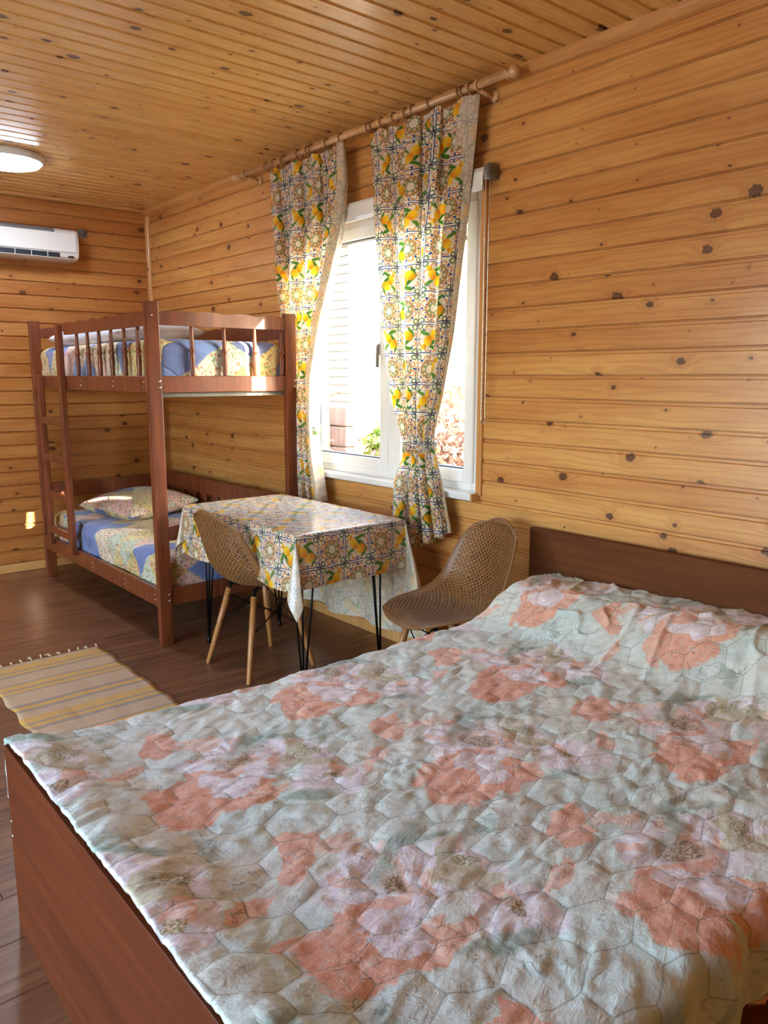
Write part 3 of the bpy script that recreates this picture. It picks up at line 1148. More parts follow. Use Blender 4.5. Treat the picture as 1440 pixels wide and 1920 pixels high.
# ================================================================== bunk bed
KX0, KX1, KY0, KY1 = 1.620, 2.492, 3.752, 5.67
bunk = thing('bunk_bed', 'reddish brown wooden bunk bed with ladder and turned balusters, in the corner', 'bunk bed', ((KX0 + KX1) / 2, (KY0 + KY1) / 2, 0))
PWX, PDY = 0.070, 0.036
posts = {}
for nm, (x0, y0, top) in dict(nl=(KX0, KY0, 1.757), nr=(KX1 - PWX, KY0, 1.735), fl=(KX0, KY1 - PDY, 1.757), fr=(KX1 - PWX, KY1 - PDY, 1.735)).items():
    posts[nm] = box('post', x0, x0 + PWX, y0, y0 + PDY, 0, top, M['bunk'], bunk, 0.004, 2)


def scallop(name, axis, a0, a1, fixed, thick, z0, z1, parent, amp=0.011, wave=0.19):
    """guard board with a wavy top edge, along x or y"""
    n = max(8, int((a1 - a0) / 0.02))
    L = a1 - a0
    c = (a0 + a1) / 2
    verts, faces = [], []
    k = max(1, round(L / wave))
    for i in range(n + 1):
        s = i / n
        wv = abs(math.sin(math.pi * k * s)) ** 0.8
        top = z1 - amp * (1 - wv) if True else z1
        p = a0 + L * s - c
        for (t, zz) in ((-thick / 2, 0), (thick / 2, 0), (thick / 2, top - z0), (-thick / 2, top - z0)):
            verts.append((p, t, zz) if axis == 'x' else (t, p, zz))
    for i in range(n):
        b = i * 4
        for q in range(4):
            r_ = (q + 1) % 4
            faces.append((b + q, b + r_, b + 4 + r_, b + 4 + q))
    faces += [(3, 2, 1, 0), (n * 4, n * 4 + 1, n * 4 + 2, n * 4 + 3)]
    bm = bmesh.new()
    vv = [bm.verts.new(v) for v in verts]
    for f in faces:
        bm.faces.new([vv[i] for i in f])
    bmesh.ops.recalc_face_normals(bm, faces=bm.faces)
    loc = Vector((c, fixed, z0)) if axis == 'x' else Vector((fixed, c, z0))
    return from_bm(name, bm, M['bunk'], parent, loc - wloc(parent))


_bal = None


def baluster(x, y, z0, z1):
    h = z1 - z0
    prof = [(.0105, 0), (.0115, .02), (.0125, .16), (.0150, .30), (.0125, .42), (.0105, .455), (.0150, .475), (.0165, .50), (.0150, .525),
            (.0105, .545), (.0120, .58), (.0110, .75), (.0095, .90), (.0090, 1.0)]
    return lathe('baluster', [(r_, t * h) for r_, t in prof], M['bunk'], bunk, (x, y, z0), 10)


FR = KX0 + .012         # front rails: outer face just inside the posts' outer face
# long front side
fr_up = box('side_rail', FR - .010, FR + .018, KY0 + PDY, KY1 - PDY, 1.312, 1.396, M['bunk'], bunk, 0.003)
fr_lo = box('side_rail', FR - .010, FR + .018, KY0 + PDY, KY1 - PDY, .208, .302, M['bunk'], bunk, 0.003)
LADY1, LADY0 = 5.03, 5.44
scallop('guard_board', 'y', KY0 + PDY, LADY1 - .055, FR + .004, .024, 1.640, 1.712, bunk)
for i in range(6):
    baluster(FR + .004, KY0 + PDY + .105 + i * .178, 1.396, 1.645)
for k, yy in enumerate((3.815, 4.22, 4.72)):
    for rail, zz in ((fr_up, 1.354), (fr_lo, .255)):
        for dz in (.013, -.013):
            screw((FR - .0102, yy, zz + dz), '-x', rail, 0.0045)
# near end
ne_up = box('end_rail', KX0 + PWX, KX1 - PWX, KY0 + .006, KY0 + .030, 1.312, 1.396, M['bunk'], bunk, 0.003)
ne_lo = box('end_rail', KX0 + PWX, KX1 - PWX, KY0 + .006, KY0 + .030, .208, .302, M['bunk'], bunk, 0.003)
scallop('guard_board', 'x', KX0 + PWX, KX1 - PWX, KY0 + .018, .024, 1.645, 1.718, bunk)
for xx in (1.868, 2.052, 2.236, 2.405):
    baluster(xx, KY0 + .018, 1.396, 1.65)
scallop('guard_board', 'x', KX0 + PWX, KX1 - PWX, KY0 + .018, .024, .555, .63, bunk)
box('slat_support', KX0 + PWX, KX1 - PWX, KY0 + .03, KY0 + .05, 1.290, 1.312, M['grey'], bunk, 0.001)
for xx in (KX0 + .018, KX0 + .052):
    pass
for (xx, zz) in ((KX0 + .056, 1.354), (KX0 + .056, .255), (KX1 - .012, 1.354)):
    for dz in (.016, -.016):
        screw((xx, KY0 - .0002, zz + dz), '-y', bunk, 0.0075)
screw((KX0 + .030, KY0 - .0002, 1.690), '-y', bunk, 0.005)
# far end
box('end_rail', KX0 + PWX, KX1 - PWX, KY1 - .030, KY1 - .006, 1.312, 1.396, M['bunk'], bunk, 0.003)
box('end_rail', KX0 + PWX, KX1 - PWX, KY1 - .030, KY1 - .006, .208, .302, M['bunk'], bunk, 0.003)
scallop('guard_board', 'x', KX0 + PWX, KX1 - PWX, KY1 - .018, .024, 1.645, 1.718, bunk)
scallop('guard_board', 'x', KX0 + PWX, KX1 - PWX, KY1 - .018, .024, .555, .665, bunk)
# wall side
WR = KX1 - .020
box('side_rail', WR - .014, WR + .014, KY0 + PDY, KY1 - PDY, 1.312, 1.396, M['bunk'], bunk, 0.003)
box('side_rail', WR - .014, WR + .014, KY0 + PDY, KY1 - PDY, .208, .302, M['bunk'], bunk, 0.003)
scallop('guard_board', 'y', KY0 + PDY, KY1 - PDY, WR, .024, 1.600, 1.690, bunk)
scallop('guard_board', 'y', KY0 + PDY, KY1 - PDY, WR, .024, .600, .705, bunk)
for i in range(11):
    yy = KY0 + PDY + .10 + i * .162
    box('guard_slat', WR - .008, WR + .008, yy, yy + .075, .302, .604, M['bunk'], bunk, 0.002)
    if i % 2 == 0:
        baluster(WR, yy, 1.396, 1.605)
# bases under the mattresses
for zz in (.215, 1.318):
    box('slat_base', KX0 + .04, KX1 - .04, KY0 + .05, KY1 - .05, zz, zz + .018, M['bunk'], bunk, 0.001)
# ladder
LX0 = KX0 - .034
for (yy, zt) in ((LADY1 - .03, 1.702), (LADY0, 1.40)):
    box('ladder_rail', LX0, LX0 + .034, yy - .028, yy + .028, .275, zt, M['bunk'], bunk, 0.004, 2)
for zz in (1.11, .87, .625, .385):
    box('rung', LX0 + .004, LX0 + .030, LADY1 - .002, LADY0 - .028, zz - .022, zz + .022, M['bunk'], bunk, 0.004, 2)


# ---- soft boxes (mattress with quilt), unrolled UVs
def soft_box(name, x0, x1, y0, y1, z0, z1, r, mat, label, cat, wr=0.006, n=(44, 80, 16), seed=0.0, uvscale=1.0):
    bm = bmesh.new()
    nx, ny, nz = n
    # six grids
    V, F, U = [], [], []

    def addgrid(fn, na, nb):
        off = len(V)
        for i in range(na + 1):
            for j in range(nb + 1):
                V.append(fn(i / na, j / nb))
        for i in range(na):
            for j in range(nb):
                a = off + i * (nb + 1) + j
                F.append((a, a + nb + 1, a + nb + 2, a + 1))
    sx, sy, sz = x1 - x0, y1 - y0, z1 - z0
    addgrid(lambda a, b: (x0 + a * sx, y0 + b * sy, z1), nx, ny)
    addgrid(lambda a, b: (x0 + b * sx, y0 + a * sy, z0), ny, nx)
    addgrid(lambda a, b: (x0, y0 + b * sy, z0 + a * sz), nz, ny)
    addgrid(lambda a, b: (x1, y0 + a * sy, z0 + b * sz), ny, nz)
    addgrid(lambda a, b: (x0 + a * sx, y0, z0 + b * sz), nx, nz)
    addgrid(lambda a, b: (x0 + b * sx, y1, z0 + a * sz), nz, nx)
    P = np.array(V)
    lo, hi = np.array([x0 + r, y0 + r, z0 + r * .6]), np.array([x1 - r, y1 - r, z1 - r])
    C = np.clip(P, lo, hi)
    D = P - C
    L = np.linalg.norm(D, axis=1, keepdims=True)
    N = np.where(L > 1e-9, D / np.maximum(L, 1e-9), 0)
    rr = np.where(D[:, 2:3] < 0, r * .8, r)
    Q = C + N * np.minimum(L, rr)
    drop = z1 - Q[:, 2]
    uu = Q[:, 1] + np.where(N[:, 1] > .3, drop, 0) - np.where(N[:, 1] < -.3, drop, 0)
    vv_ = Q[:, 0] + np.where(N[:, 0] > .3, drop, 0) - np.where(N[:, 0] < -.3, drop, 0)
    UV = np.stack([uu, vv_], -1) * uvscale + seed
    w = vnoise(uu * 9 + seed, vv_ * 13) * 1.0 + 0.7 * vnoise(uu * 26, vv_ * 20 + seed) + .5 * vnoise(uu * 40 + vv_ * 15, vv_ * 9)
    amp = wr * (0.6 + 1.2 * (np.abs(N[:, 0]) > .5) + .6 * (np.abs(N[:, 1]) > .5))
    Q = Q + N * (w * amp)[:, None]
    c = np.array([(x0 + x1) / 2, (y0 + y1) / 2, z0])
    o = mesh_obj(name, (Q - c).tolist(), F, mat, None, UV, True, tuple(c))
    b = bmesh.new()
    b.from_mesh(o.data)
    bmesh.ops.remove_doubles(b, verts=b.verts, dist=0.0004)
    b.to_mesh(o.data)
    b.free()
    return tag(o, label, cat)


soft_box('patchwork_quilt', KX0 + .050, KX1 - .058, KY0 + .040, KY1 - .045, 1.337, 1.582, .06, M['patch'],
         'patchwork quilt wrapped round the upper bunk mattress', 'quilt', 0.006, seed=0.0)
soft_box('patchwork_quilt', KX0 + .046, KX1 - .058, KY0 + .040, KY1 - .045, .234, .468, .07, M['patch'],
         'patchwork quilt covering the lower bunk mattress', 'quilt', 0.008, seed=3.3)


def pillow(name, loc, size, rot, mat, label, seed=0.0):
    n = 36
    w, l, h = size
    V, F, U = [], [], []
    for side in (1, -1):
        for i in range(n + 1):
            for j in range(n + 1):
                a, b = i / n * 2 - 1, j / n * 2 - 1
                t = max(0.0, (1 - abs(a) ** 2.6)) * max(0.0, (1 - abs(b) ** 2.6))
                zz = side * h / 2 * t ** 0.45
                pin = 1 - 0.06 * (1 - abs(a * b)) * 0
                sx = w / 2 * a * (1 - .07 * (1 - b * b) * abs(a) ** 4)
                sy = l / 2 * b * (1 - .07 * (1 - a * a) * abs(b) ** 4)
                nz = float(vnoise(np.array([a * 4 + seed]), np.array([b * 4 + side]))[0]) * .012 * t
                V.append((sx, sy, zz + nz + h / 2))
                U.append((a * w / 2 + seed, b * l / 2 + side))
    m = (n + 1) ** 2
    for s in (0, 1):
        for i in range(n):
            for j in range(n):
                a = s * m + i * (n + 1) + j
                f = (a, a + n + 1, a + n + 2, a + 1)
                F.append(f if s == 0 else tuple(reversed(f)))
    o = mesh_obj(name, V, F, mat, None, U, True, loc)
    o.rotation_euler = rot
    b = bmesh.new()
    b.from_mesh(o.data)
    bmesh.ops.remove_doubles(b, verts=b.verts, dist=0.0005)
    b.to_mesh(o.data)
    b.free()
    return tag(o, label, 'pillow')


pillow('pillow', (2.00, 4.95, 1.560), (.62, .95, .17), (0, R(-3), R(4)), M['linen'], 'white pillow lying on the upper bunk behind the balusters', 0.0)
pillow('pillow', (2.13, 5.18, .455), (.52, .72, .16), (0, R(-6), R(8)), M['patch'], 'patchwork covered pillow at the far end of the lower bunk', 5.7)

# ================================================================== table, cloth
TX0, TX1, TY0, TY1, TZ = 1.765, 2.355, 2.685, 3.715, .742
table = thing('dining_table', 'rectangular table on black hairpin legs under the lemon tablecloth', 'table', ((TX0 + TX1) / 2, (TY0 + TY1) / 2, 0))
box('tabletop', TX0 + .008, TX1 - .008, TY0 + .008, TY1 - .008, TZ - .024, TZ - .004, M['trim'], table, 0.002)
for (fx, fy, sx, sy) in ((TX0 + .075, TY0 + .075, 1, 1), (TX1 - .075, TY0 + .075, -1, 1), (TX0 + .075, TY1 - .06, 1, -1), (TX1 - .075, TY1 - .06, -1, -1)):
    bm = bmesh.new()
    leg = box('leg', fx - .012, fx + .075 * sx if sx > 0 else fx + .012, fy - .02, fy + .02, TZ - .029, TZ - .0245, M['black'], table, 0.0) if False else None
    root = lathe('leg', [(.010, 0), (.011, .004), (.011, .032), (.008, .036)], M['black'], table, (fx, fy, 0), 10)
    for (ax, ay) in ((0.0, 0.0), (.075 * sx, -.012 * sy), (-.012 * sx, .085 * sy)):
        tube('leg_rod', [(fx + ax * .05, fy + ay * .05, .022), (fx + ax, fy + ay, TZ - .026)], .0048, M['black'], root, 8)
    box('leg_plate', min(fx - .02 * sx, fx + .09 * sx), max(fx - .02 * sx, fx + .09 * sx), min(fy - .02 * sy, fy + .10 * sy), max(fy - .02 * sy, fy + .10 * sy),
        TZ - .029, TZ - .0245, M['black'], root, 0.0)


def drape():
    """rectangular cloth over the table top: flaps fall straight, corners hang as folded points"""
    aL, aR, aN, aF = 0.258, 0.60, 0.235, 0.20       # overhang: room side, wall side, near end, bunk end
    step = 0.0125
    us = np.arange(-aL, (TX1 - TX0) + aR + 1e-6, step)
    vs_ = np.arange(-aN, (TY1 - TY0) + aF + 1e-6, step)
    U, V = np.meshgrid(us, vs_, indexing='ij')
    Lx, Ly = TX1 - TX0, TY1 - TY0
    a = np.where(U < 0, -U, np.where(U > Lx, U - Lx, 0))        # past the long sides
    b = np.where(V < 0, -V, np.where(V > Ly, V - Ly, 0))
    sx, sy = np.where(U < 0, -1, 1), np.where(V < 0, -1, 1)
    cx, cyy = TX0 + np.clip(U, 0, Lx), TY0 + np.clip(V, 0, Ly)
    rr = np.hypot(a, b)
    th = np.arctan2(b, a)
    # rounded lip
    rl = 0.010
    out = rl * np.sin(np.clip(rr / rl, 0, math.pi / 2))
    dn = rl * (1 - np.cos(np.clip(rr / rl, 0, math.pi / 2))) + np.clip(rr - rl * math.pi / 2, 0, None)
    corner = (a > 0) & (b > 0)
    # straight flaps: slight outward swing and ripples
    along = np.where(b > 0, U, V)
    swing = 0.045 * rr + 0.030 * (rr / .28) * vnoise(along * 5 + 2.3, 0 * along + sx * 2 + sy) + 0.012 * (rr / .28) * np.sin(along * 17 + sx)
    dx = np.where(corner, np.cos(th), np.where(a > 0, 1.0, 0.0)) * sx
    dy = np.where(corner, np.sin(th), np.where(b > 0, 1.0, 0.0)) * sy
    fold = np.sin(2 * th) * corner
    bul = fold * rr * 0.30
    X = cx + dx * (out + swing * (1 - fold * .5)) + sx * bul * .45
    Y = cyy + dy * (out + swing * (1 - fold * .5)) + sy * bul * .55
    # the excess of a corner lies over to one side
    tw = np.sin(4 * th) * corner * rr * 0.16
    X = X - sx * tw * .7
    Y = Y + sy * tw * .7
    Z = TZ + 0.0015 - dn
    Z = Z + np.where(rr == 0, 0.0012 * vnoise(U * 8, V * 8), 0)
    X = np.minimum(X, 2.43)
    Y = np.minimum(Y, KY0 - .006 - .004 * np.clip(rr / .2, 0, 1))
    return np.stack([X, Y, Z], -1), np.stack([U + .03, V + .02], -1)


Pc, UVc = drape()
cloth = grid_obj('tablecloth', Pc, UVc, M['lemon_table'], None, True, flip=False)
tag(cloth, 'lemon and tile patterned tablecloth draped over the hairpin table', 'tablecloth')


# ================================================================== chairs
def chair_shell():
    """perforated shell: diagonal lattice of diamonds with holes; local +X is the front"""
    prof = np.array([(0.245, .405), (0.232, .424), (0.19, .434), (0.10, .428), (0.0, .420), (-0.09, .424), (-0.155, .448), (-0.195, .492),
                     (-0.218, .55), (-0.236, .62), (-0.252, .69), (-0.268, .755), (-0.284, .815)])
    seg = np.r_[0, np.cumsum(np.linalg.norm(np.diff(prof, axis=0), axis=1))]
    Ltot = seg[-1]

    def P(s, t):
        d = s * Ltot
        x, z = np.interp(d, seg, prof[:, 0]), np.interp(d, seg, prof[:, 1])
        # smooth by averaging
        for h in (.02, .04):
            x = (x + np.interp(np.clip(d + h, 0, Ltot), seg, prof[:, 0]) + np.interp(np.clip(d - h, 0, Ltot), seg, prof[:, 0])) / 3
            z = (z + np.interp(np.clip(d + h, 0, Ltot), seg, prof[:, 1]) + np.interp(np.clip(d - h, 0, Ltot), seg, prof[:, 1])) / 3
        w = np.interp(s, [0, .05, .12, .3, .5, .62, .8, .92, .97, 1.0], [.125, .175, .205, .232, .232, .228, .208, .180, .155, .115])
        lift = np.interp(s, [0, .1, .3, .45, .6, 1], [.0, .012, .035, .05, .03, 0.0])
        fwd = np.interp(s, [0, .35, .5, .65, .85, 1], [0, .01, .055, .07, .045, .02])
        t2 = np.abs(t) ** 2.2
        ends = np.interp(s, [0, .06, .90, 1], [-.020, 0, 0, -.050]) * np.abs(t) ** 2.5
        return np.stack([x + fwd * t2 + np.where(s < .5, ends, 0), t * w, z + lift * t2 + np.where(s > .5, ends, 0)], -1)
    nu, nv = 34, 17                       # lattice cells along / across (diamonds)
    V, F = [], []
    key = {}

    def vid(i, j):                        # half-integer lattice, i in 0..2nu, j in 0..2nv
        k = (i, j)
        if k not in key:
            key[k] = len(V)
            s = 0.035 + .93 * i / (2 * nu)
            t = -0.92 + 1.84 * j / (2 * nv)
            V.append(P(np.array(s), np.array(t)))
        return key[k]
    hole = 0.66
    for i in range(0, 2 * nu + 1):
        for j in range(0, 2 * nv + 1):
            if (i + j) % 2 == 0:
                continue
            # diamond centred on odd nodes
            cs = [(i - 1, j), (i, j + 1), (i + 1, j), (i, j - 1)]
            ins_ = [c for c in cs if 0 <= c[0] <= 2 * nu and 0 <= c[1] <= 2 * nv]
            if len(ins_) == 4:
                o_ = [vid(*c) for c in cs]
                cpt = sum(V[q] for q in o_) / 4
                ii = []
                for q in o_:
                    V.append(cpt + (V[q] - cpt) * hole)
                    ii.append(len(V) - 1)
                for q in range(4):
                    r_ = (q + 1) % 4
                    F.append((o_[q], o_[r_], ii[r_], ii[q]))
            elif len(ins_) == 3:
                F.append(tuple(vid(*c) for c in ins_))
    # corner fill and solid border
    ring_in, ring_out = [], []
    lat = [(i, 0) for i in range(0, 2 * nu + 1, 2)] + [(2 * nu, j) for j in range(2, 2 * nv + 1, 2)] + \
          [(i, 2 * nv) for i in range(2 * nu - 2, -1, -2)] + [(0, j) for j in range(2 * nv - 2, 0, -2)]
    for (i, j) in lat:
        ring_in.append(vid(i, j))
        s = 0.035 + .93 * i / (2 * nu)
        t = -0.92 + 1.84 * j / (2 * nv)
        s2 = 0.5 + (s - .5) * (1.0 / .93)
        t2 = t / .92
        cst, ctt = abs(i - nu) / nu, abs(j - nv) / nv
        s2 = s if False else (0.0 if i == 0 else 1.0 if i == 2 * nu else min(max(s2, 0), 1))
        V.append(P(np.array(s2), np.array(t2)))
        ring_out.append(len(V) - 1)
    m = len(lat)
    for _ in range(10):                  # even out the outline at the four corners
        old = [V[q] for q in ring_out]
        for k in range(m):
            V[ring_out[k]] = old[k] * .5 + (old[k - 1] + old[(k + 1) % m]) * .25
    for k in range(m):
        l = (k + 1) % m
        F.append((ring_in[k], ring_in[l], ring_out[l], ring_out[k]))
    global SHELL_RIM
    SHELL_RIM = ring_out
    return [tuple(float(c) for c in v) for v in V], F


def make_chair(name):
    root = thing(name, 'x', 'chair', (0, 0, 0), 'perforated shell chairs at the table')
    Vc, Fc = chair_shell()
    bm = bmesh.new()
    vv = [bm.verts.new(v) for v in Vc]
    for f in Fc:
        try:
            bm.faces.new([vv[i] for i in f])
        except ValueError:
            pass
    bmesh.ops.remove_doubles(bm, verts=bm.verts, dist=1e-5)
    bmesh.ops.recalc_face_normals(bm, faces=bm.faces)
    sh = from_bm('seat_shell', bm, M['chair'], root, smooth=False)
    s = sh.modifiers.new('thickness', 'SOLIDIFY')
    s.thickness = 0.006
    s.offset = 0
    # rolled rim
    rp, np_ = [], len(SHELL_RIM)
    for k in range(np_):
        rp.append(Vc[SHELL_RIM[k]])
    tube('rim', rp, .0055, M['chair'], root, 8, True)
    feet = [(.185, .185), (.185, -.185), (-.185, .185), (-.185, -.185)]
    tops = [(.105, .11), (.105, -.11), (-.095, .11), (-.095, -.11)]
    for (fx, fy), (tx, ty) in zip(feet, tops):
        p0, p1 = Vector((fx, fy, 0)), Vector((tx, ty, .385))
        pts = [p0, p0.lerp(p1, .02), p0.lerp(p1, .5), p1]
        lg = tube('leg', pts, .014, M['beech'], root, 12, radii=[.0095, .0115, .0145, .0155])
        d = (p1 - p0).normalized()
        q = p0.lerp(p1, .97)
        tube('bracket', [p1 - d * .03, Vector((tx * .92, ty * .92, .415))], .0085, M['black'], lg, 6)
        for f_ in (.88, .55):
            c = p0.lerp(p1, f_) + Vector((math.copysign(.0145, fx), 0, 0))
            lathe('bolt', [(.004, 0), (.004, math.copysign(.002, fx))], M['steel'], lg, c, 8, 'x')
    # crossed wire struts between neighbouring legs
    L4 = [(Vector((f[0], f[1], 0)), Vector((t[0], t[1], .385))) for f, t in zip(feet, tops)]
    for a, b in ((0, 1), (2, 3), (0, 2), (1, 3)):
        hi, lo = .93, .55
        for (p, q) in ((a, b), (b, a)):
            A = L4[p][0].lerp(L4[p][1], hi)
            B = L4[q][0].lerp(L4[q][1], lo)
            tube('strut', [A, B], .0032, M['black'], root, 6)
    for (a, b) in ((0, 3), (1, 2)):
        A = L4[a][0].lerp(L4[a][1], 1.0)
        B = L4[b][0].lerp(L4[b][1], 1.0)
        tube('seat_support', [A + Vector((0, 0, .022)), (A + B) / 2 + Vector((0, 0, .018)), B + Vector((0, 0, .022))], .006, M['black'], root, 6)
    return root


def copy_tree(o, parent=None):
    c = o.copy()
    COL.objects.link(c)
    c.parent = parent
    for ch in list(o.children):
        copy_tree(ch, c)
    return c


chair = make_chair('dining_chair')
chair2 = copy_tree(chair)
chair.location = (1.885, 3.205, 0)
chair.rotation_euler = (0, 0, R(2))
chair['label'] = 'tan perforated shell chair on beech legs, tucked into the long side of the table'
chair2.location = (2.215, 2.262, 0)
chair2.rotation_euler = (0, 0, R(166))
chair2['label'] = 'tan perforated shell chair between the double bed and the table, back to the wall'

# ================================================================== curtain rod, curtains, blind
RX, RZ = 2.520, 2.572
rod = thing('curtain_rod', 'pale wooden curtain rod with ball finials under the ceiling above the window', 'curtain rod', (RX, 3.3, RZ))
tube('rod', [(RX, 2.26, RZ), (RX, 3.3, RZ), (RX, 4.38, RZ)], .0145, M['rod'], rod, 16)
for yy, sgn in ((2.26, -1), (4.38, 1)):
    lathe('finial', [(.0145, sgn * -.004), (.021, 0), (.021, sgn * .006), (.013, sgn * .010), (.013, sgn * .016), (.020, sgn * .022), (.026, sgn * .034),
                     (.026, sgn * .042), (.019, sgn * .055), (.006, sgn * .062)], M['rod'], rod, (RX, yy, RZ), 16, 'y')
for yy in (2.415, 4.30):
    br = tube('bracket', [(WX + .001, yy, RZ - .022), (WX - .04, yy, RZ - .024), (RX + .012, yy, RZ - .020)], .008, M['rod'], rod, 10,
              radii=[.011, .009, .009])
    lathe('rosette', [(.026, 0), (.026, -.006), (.014, -.012), (.012, -.014)], M['rod'], br, (WX, yy, RZ - .022), 16, 'x')
    t = []
    for k in range(16):
        a = 2 * math.pi * k / 16
        t.append((RX + .020 * math.cos(a), yy, RZ + .020 * math.sin(a)))
    tube('cup', t, .005, M['rod'], br, 6, True)


def curtain(name, label, zt, L, Rr, hem, strip, nf, ring_ys, Wc, tie_z, seed):
    """L, Rr: (z, y) tables of the two sides; hem: z of the hem at left, middle, right"""
    root = thing(name, label, 'curtain', (RX, (L[0][1] + Rr[0][1]) / 2, hem[1]), 'lemon print curtains at the window')
    nz, nc, nst = 170, 220, 22
    lz, ly = np.array(L).T
    rz_, ry = np.array(Rr).T
    v = np.linspace(0, 1, nz)
    c = np.linspace(0, 1, nc)
    V, C = np.meshgrid(v, c, indexing='ij')
    hemz = np.interp(C, [0, .5, 1], hem)
    pin = 0.016 * (0.5 - 0.5 * np.cos(C * 2 * math.pi * (len(ring_ys) - 1)))
    ztop = zt - pin
    Z = ztop + (hemz - ztop) * V
    yl = np.interp(Z, lz[::-1], ly[::-1])
    yr = np.interp(Z, rz_[::-1], ry[::-1])
    span = yl - yr
    tight = np.clip(1 - (span - .26) / .45, 0, 1)
    ph = 2 * math.pi * nf * C + 1.3 * np.sin(2 * math.pi * C + seed) + .5 * np.sin(Z * 2.1 + seed) + seed
    amp = 0.018 + 0.030 * sstep(zt - Z, 0.0, .5) * (0.6 + .4 * tight)
    env = np.sin(np.clip(C, 0, 1) * math.pi) ** .25
    x = RX + 0.012 + amp * np.sin(ph) + .010 * np.sin(ph * .5 + 1.0) * (1 - tight)
    y = yl - span * C + (span / (2 * math.pi * nf)) * (0.55 + .5 * tight) * np.sin(2 * ph) * env
    y = np.clip(y, yr, yl)
    x = x - 0.015 * tight
    # free edge turned back towards the room
    k = np.linspace(0, 1, nst)[1:]
    sw = np.interp(Z[:, -1], [hem[2], tie_z - .02, tie_z + .12, zt - .5, zt], [strip * .45, strip * .25, strip * .4, strip, strip * .75])
    xs_ = x[:, -1:] - sw[:, None] * (.20 * np.sin(k * math.pi / 2) + .30 * k)[None, :]
    ys_ = y[:, -1:] + sw[:, None] * (k ** 1.5 * .80 - .10 * np.sin(k * math.pi))[None, :]
    zs_ = np.repeat(Z[:, -1:], nst - 1, 1)
    X3 = np.concatenate([x, xs_], 1)
    Y3 = np.concatenate([y, ys_], 1)
    Z3 = np.concatenate([Z, zs_], 1)
    X3 = np.minimum(X3, 2.544)
    X3 = np.where((Y3 > KY0 - .02) & (Z3 < 1.80), np.maximum(X3, KX1 + .006), X3)      # hangs clear of the bunk bed
    u = np.concatenate([C * Wc, Wc + np.repeat(k[None, :], nz, 0) * strip], 1)
    UV = np.stack([u + seed, Z3 * 1.0], -1)
    grid_obj('fabric', np.stack([X3, Y3, Z3], -1), UV, M['lemon'], root, True)
    # tieback: band of the same cloth round the gathered waist
    ya, yb = float(np.interp(tie_z, lz[::-1], ly[::-1])), float(np.interp(tie_z, rz_[::-1], ry[::-1]))
    n = 40
    B = np.zeros((5, n + 1, 3))
    U2 = np.zeros((5, n + 1, 2))
    for i in range(5):
        for j in range(n + 1):
            a = 2 * math.pi * j / n
            w = (ya - yb) / 2 + .008
            B[i, j] = (RX + .0 - .062 * math.cos(a) * 1.0, (ya + yb) / 2 + w * math.sin(a), tie_z + .022 - i * .011 - .012 * math.cos(a))
            U2[i, j] = (a * .09 + 7, -i * .011)
    B[..., 0] = np.minimum(B[..., 0], 2.546)
    if ya > KY0:
        B[..., 0] = np.maximum(B[..., 0], KX1 + .003)
    grid_obj('tieback', B, U2, M['lemon'], root, True, flip=True)
    # rings
    for yy in ring_ys:
        t = [(RX + .0235 * math.cos(2 * math.pi * q / 18), yy + .003 * math.sin(2 * math.pi * q / 18), RZ - .004 + .0235 * math.sin(2 * math.pi * q / 18)) for q in range(18)]
        tube('ring', t, .0033, M['ring'], root, 6, True)
    return root


curtain('curtain', 'lemon print curtain tied back, hanging in front of the window on the bunk bed side', 2.546,
        [(2.6, 4.065), (2.314, 4.057), (2.075, 4.022), (1.894, 3.985), (1.682, 3.931), (1.441, 3.868), (1.23, 3.814), (1.109, 3.791), (.923, 3.809), (.66, 3.836)],
        [(2.6, 3.33), (2.355, 3.307), (2.131, 3.346), (1.903, 3.433), (1.636, 3.531), (1.378, 3.592), (1.117, 3.60), (.971, 3.587), (.66, 3.515)],
        (.690, .685, .705), .06, 4.5, [4.06, 3.97, 3.885, 3.86, 3.73, 3.64, 3.61, 3.47, 3.35], 1.02, 1.10, 0.6)
curtain('curtain', 'lemon print curtain tied back, hanging in front of the window on the double bed side', 2.546,
        [(2.6, 3.13), (2.294, 3.099), (2.045, 3.072), (1.818, 3.044), (1.663, 3.028), (1.483, 2.991), (1.286, 2.938), (1.154, 2.866), (1.071, 2.834), (1.006, 2.842),
         (.89, 2.913), (.706, 2.924), (.55, 2.916)],
        [(2.6, 2.42), (2.33, 2.45), (2.08, 2.482), (1.776, 2.53), (1.546, 2.562), (1.315, 2.609), (1.128, 2.659), (1.054, 2.654), (.92, 2.613), (.55, 2.525)],
        (.615, .585, .675), .13, 3.6, [3.13, 3.10, 3.03, 2.94, 2.86, 2.81, 2.70, 2.52, 2.50, 2.455], 0.94, 1.07, 2.1)

# ---- roller blind
blind = thing('roller_blind', 'white roller blind rolled up above the window with hanging bead chain', 'blind', (2.575, 3.15, 2.16))
tube('roll', [(2.578, 2.402, 2.243), (2.578, 3.2, 2.243), (2.578, 3.93, 2.243)], .0255, M['blind'], blind, 20)
box('fabric', 2.551, 2.553, 2.41, 3.92, 2.188, 2.243, M['blind'], blind, 0.0)
box('bottom_bar', 2.546, 2.558, 2.408, 3.922, 2.168, 2.190, M['pvc'], blind, 0.003, 2)
for yy, s in ((2.402, -1), (3.93, 1)):
    b_ = lathe('end_bracket', [(.030, 0), (.033, s * .004), (.033, s * .020), (.026, s * .026), (.012, s * .027)], M['grey'], blind, (2.578, yy, 2.243), 20, 'y')
    box('mount', 2.585, WX + .002, min(yy, yy + s * .024), max(yy, yy + s * .024), 2.213, 2.273, M['grey'], b_, 0.003)
cp = []
for i in range(150):
    f = i / 149
    cp.append((2.546, 2.386, 2.243 - f * 1.04))
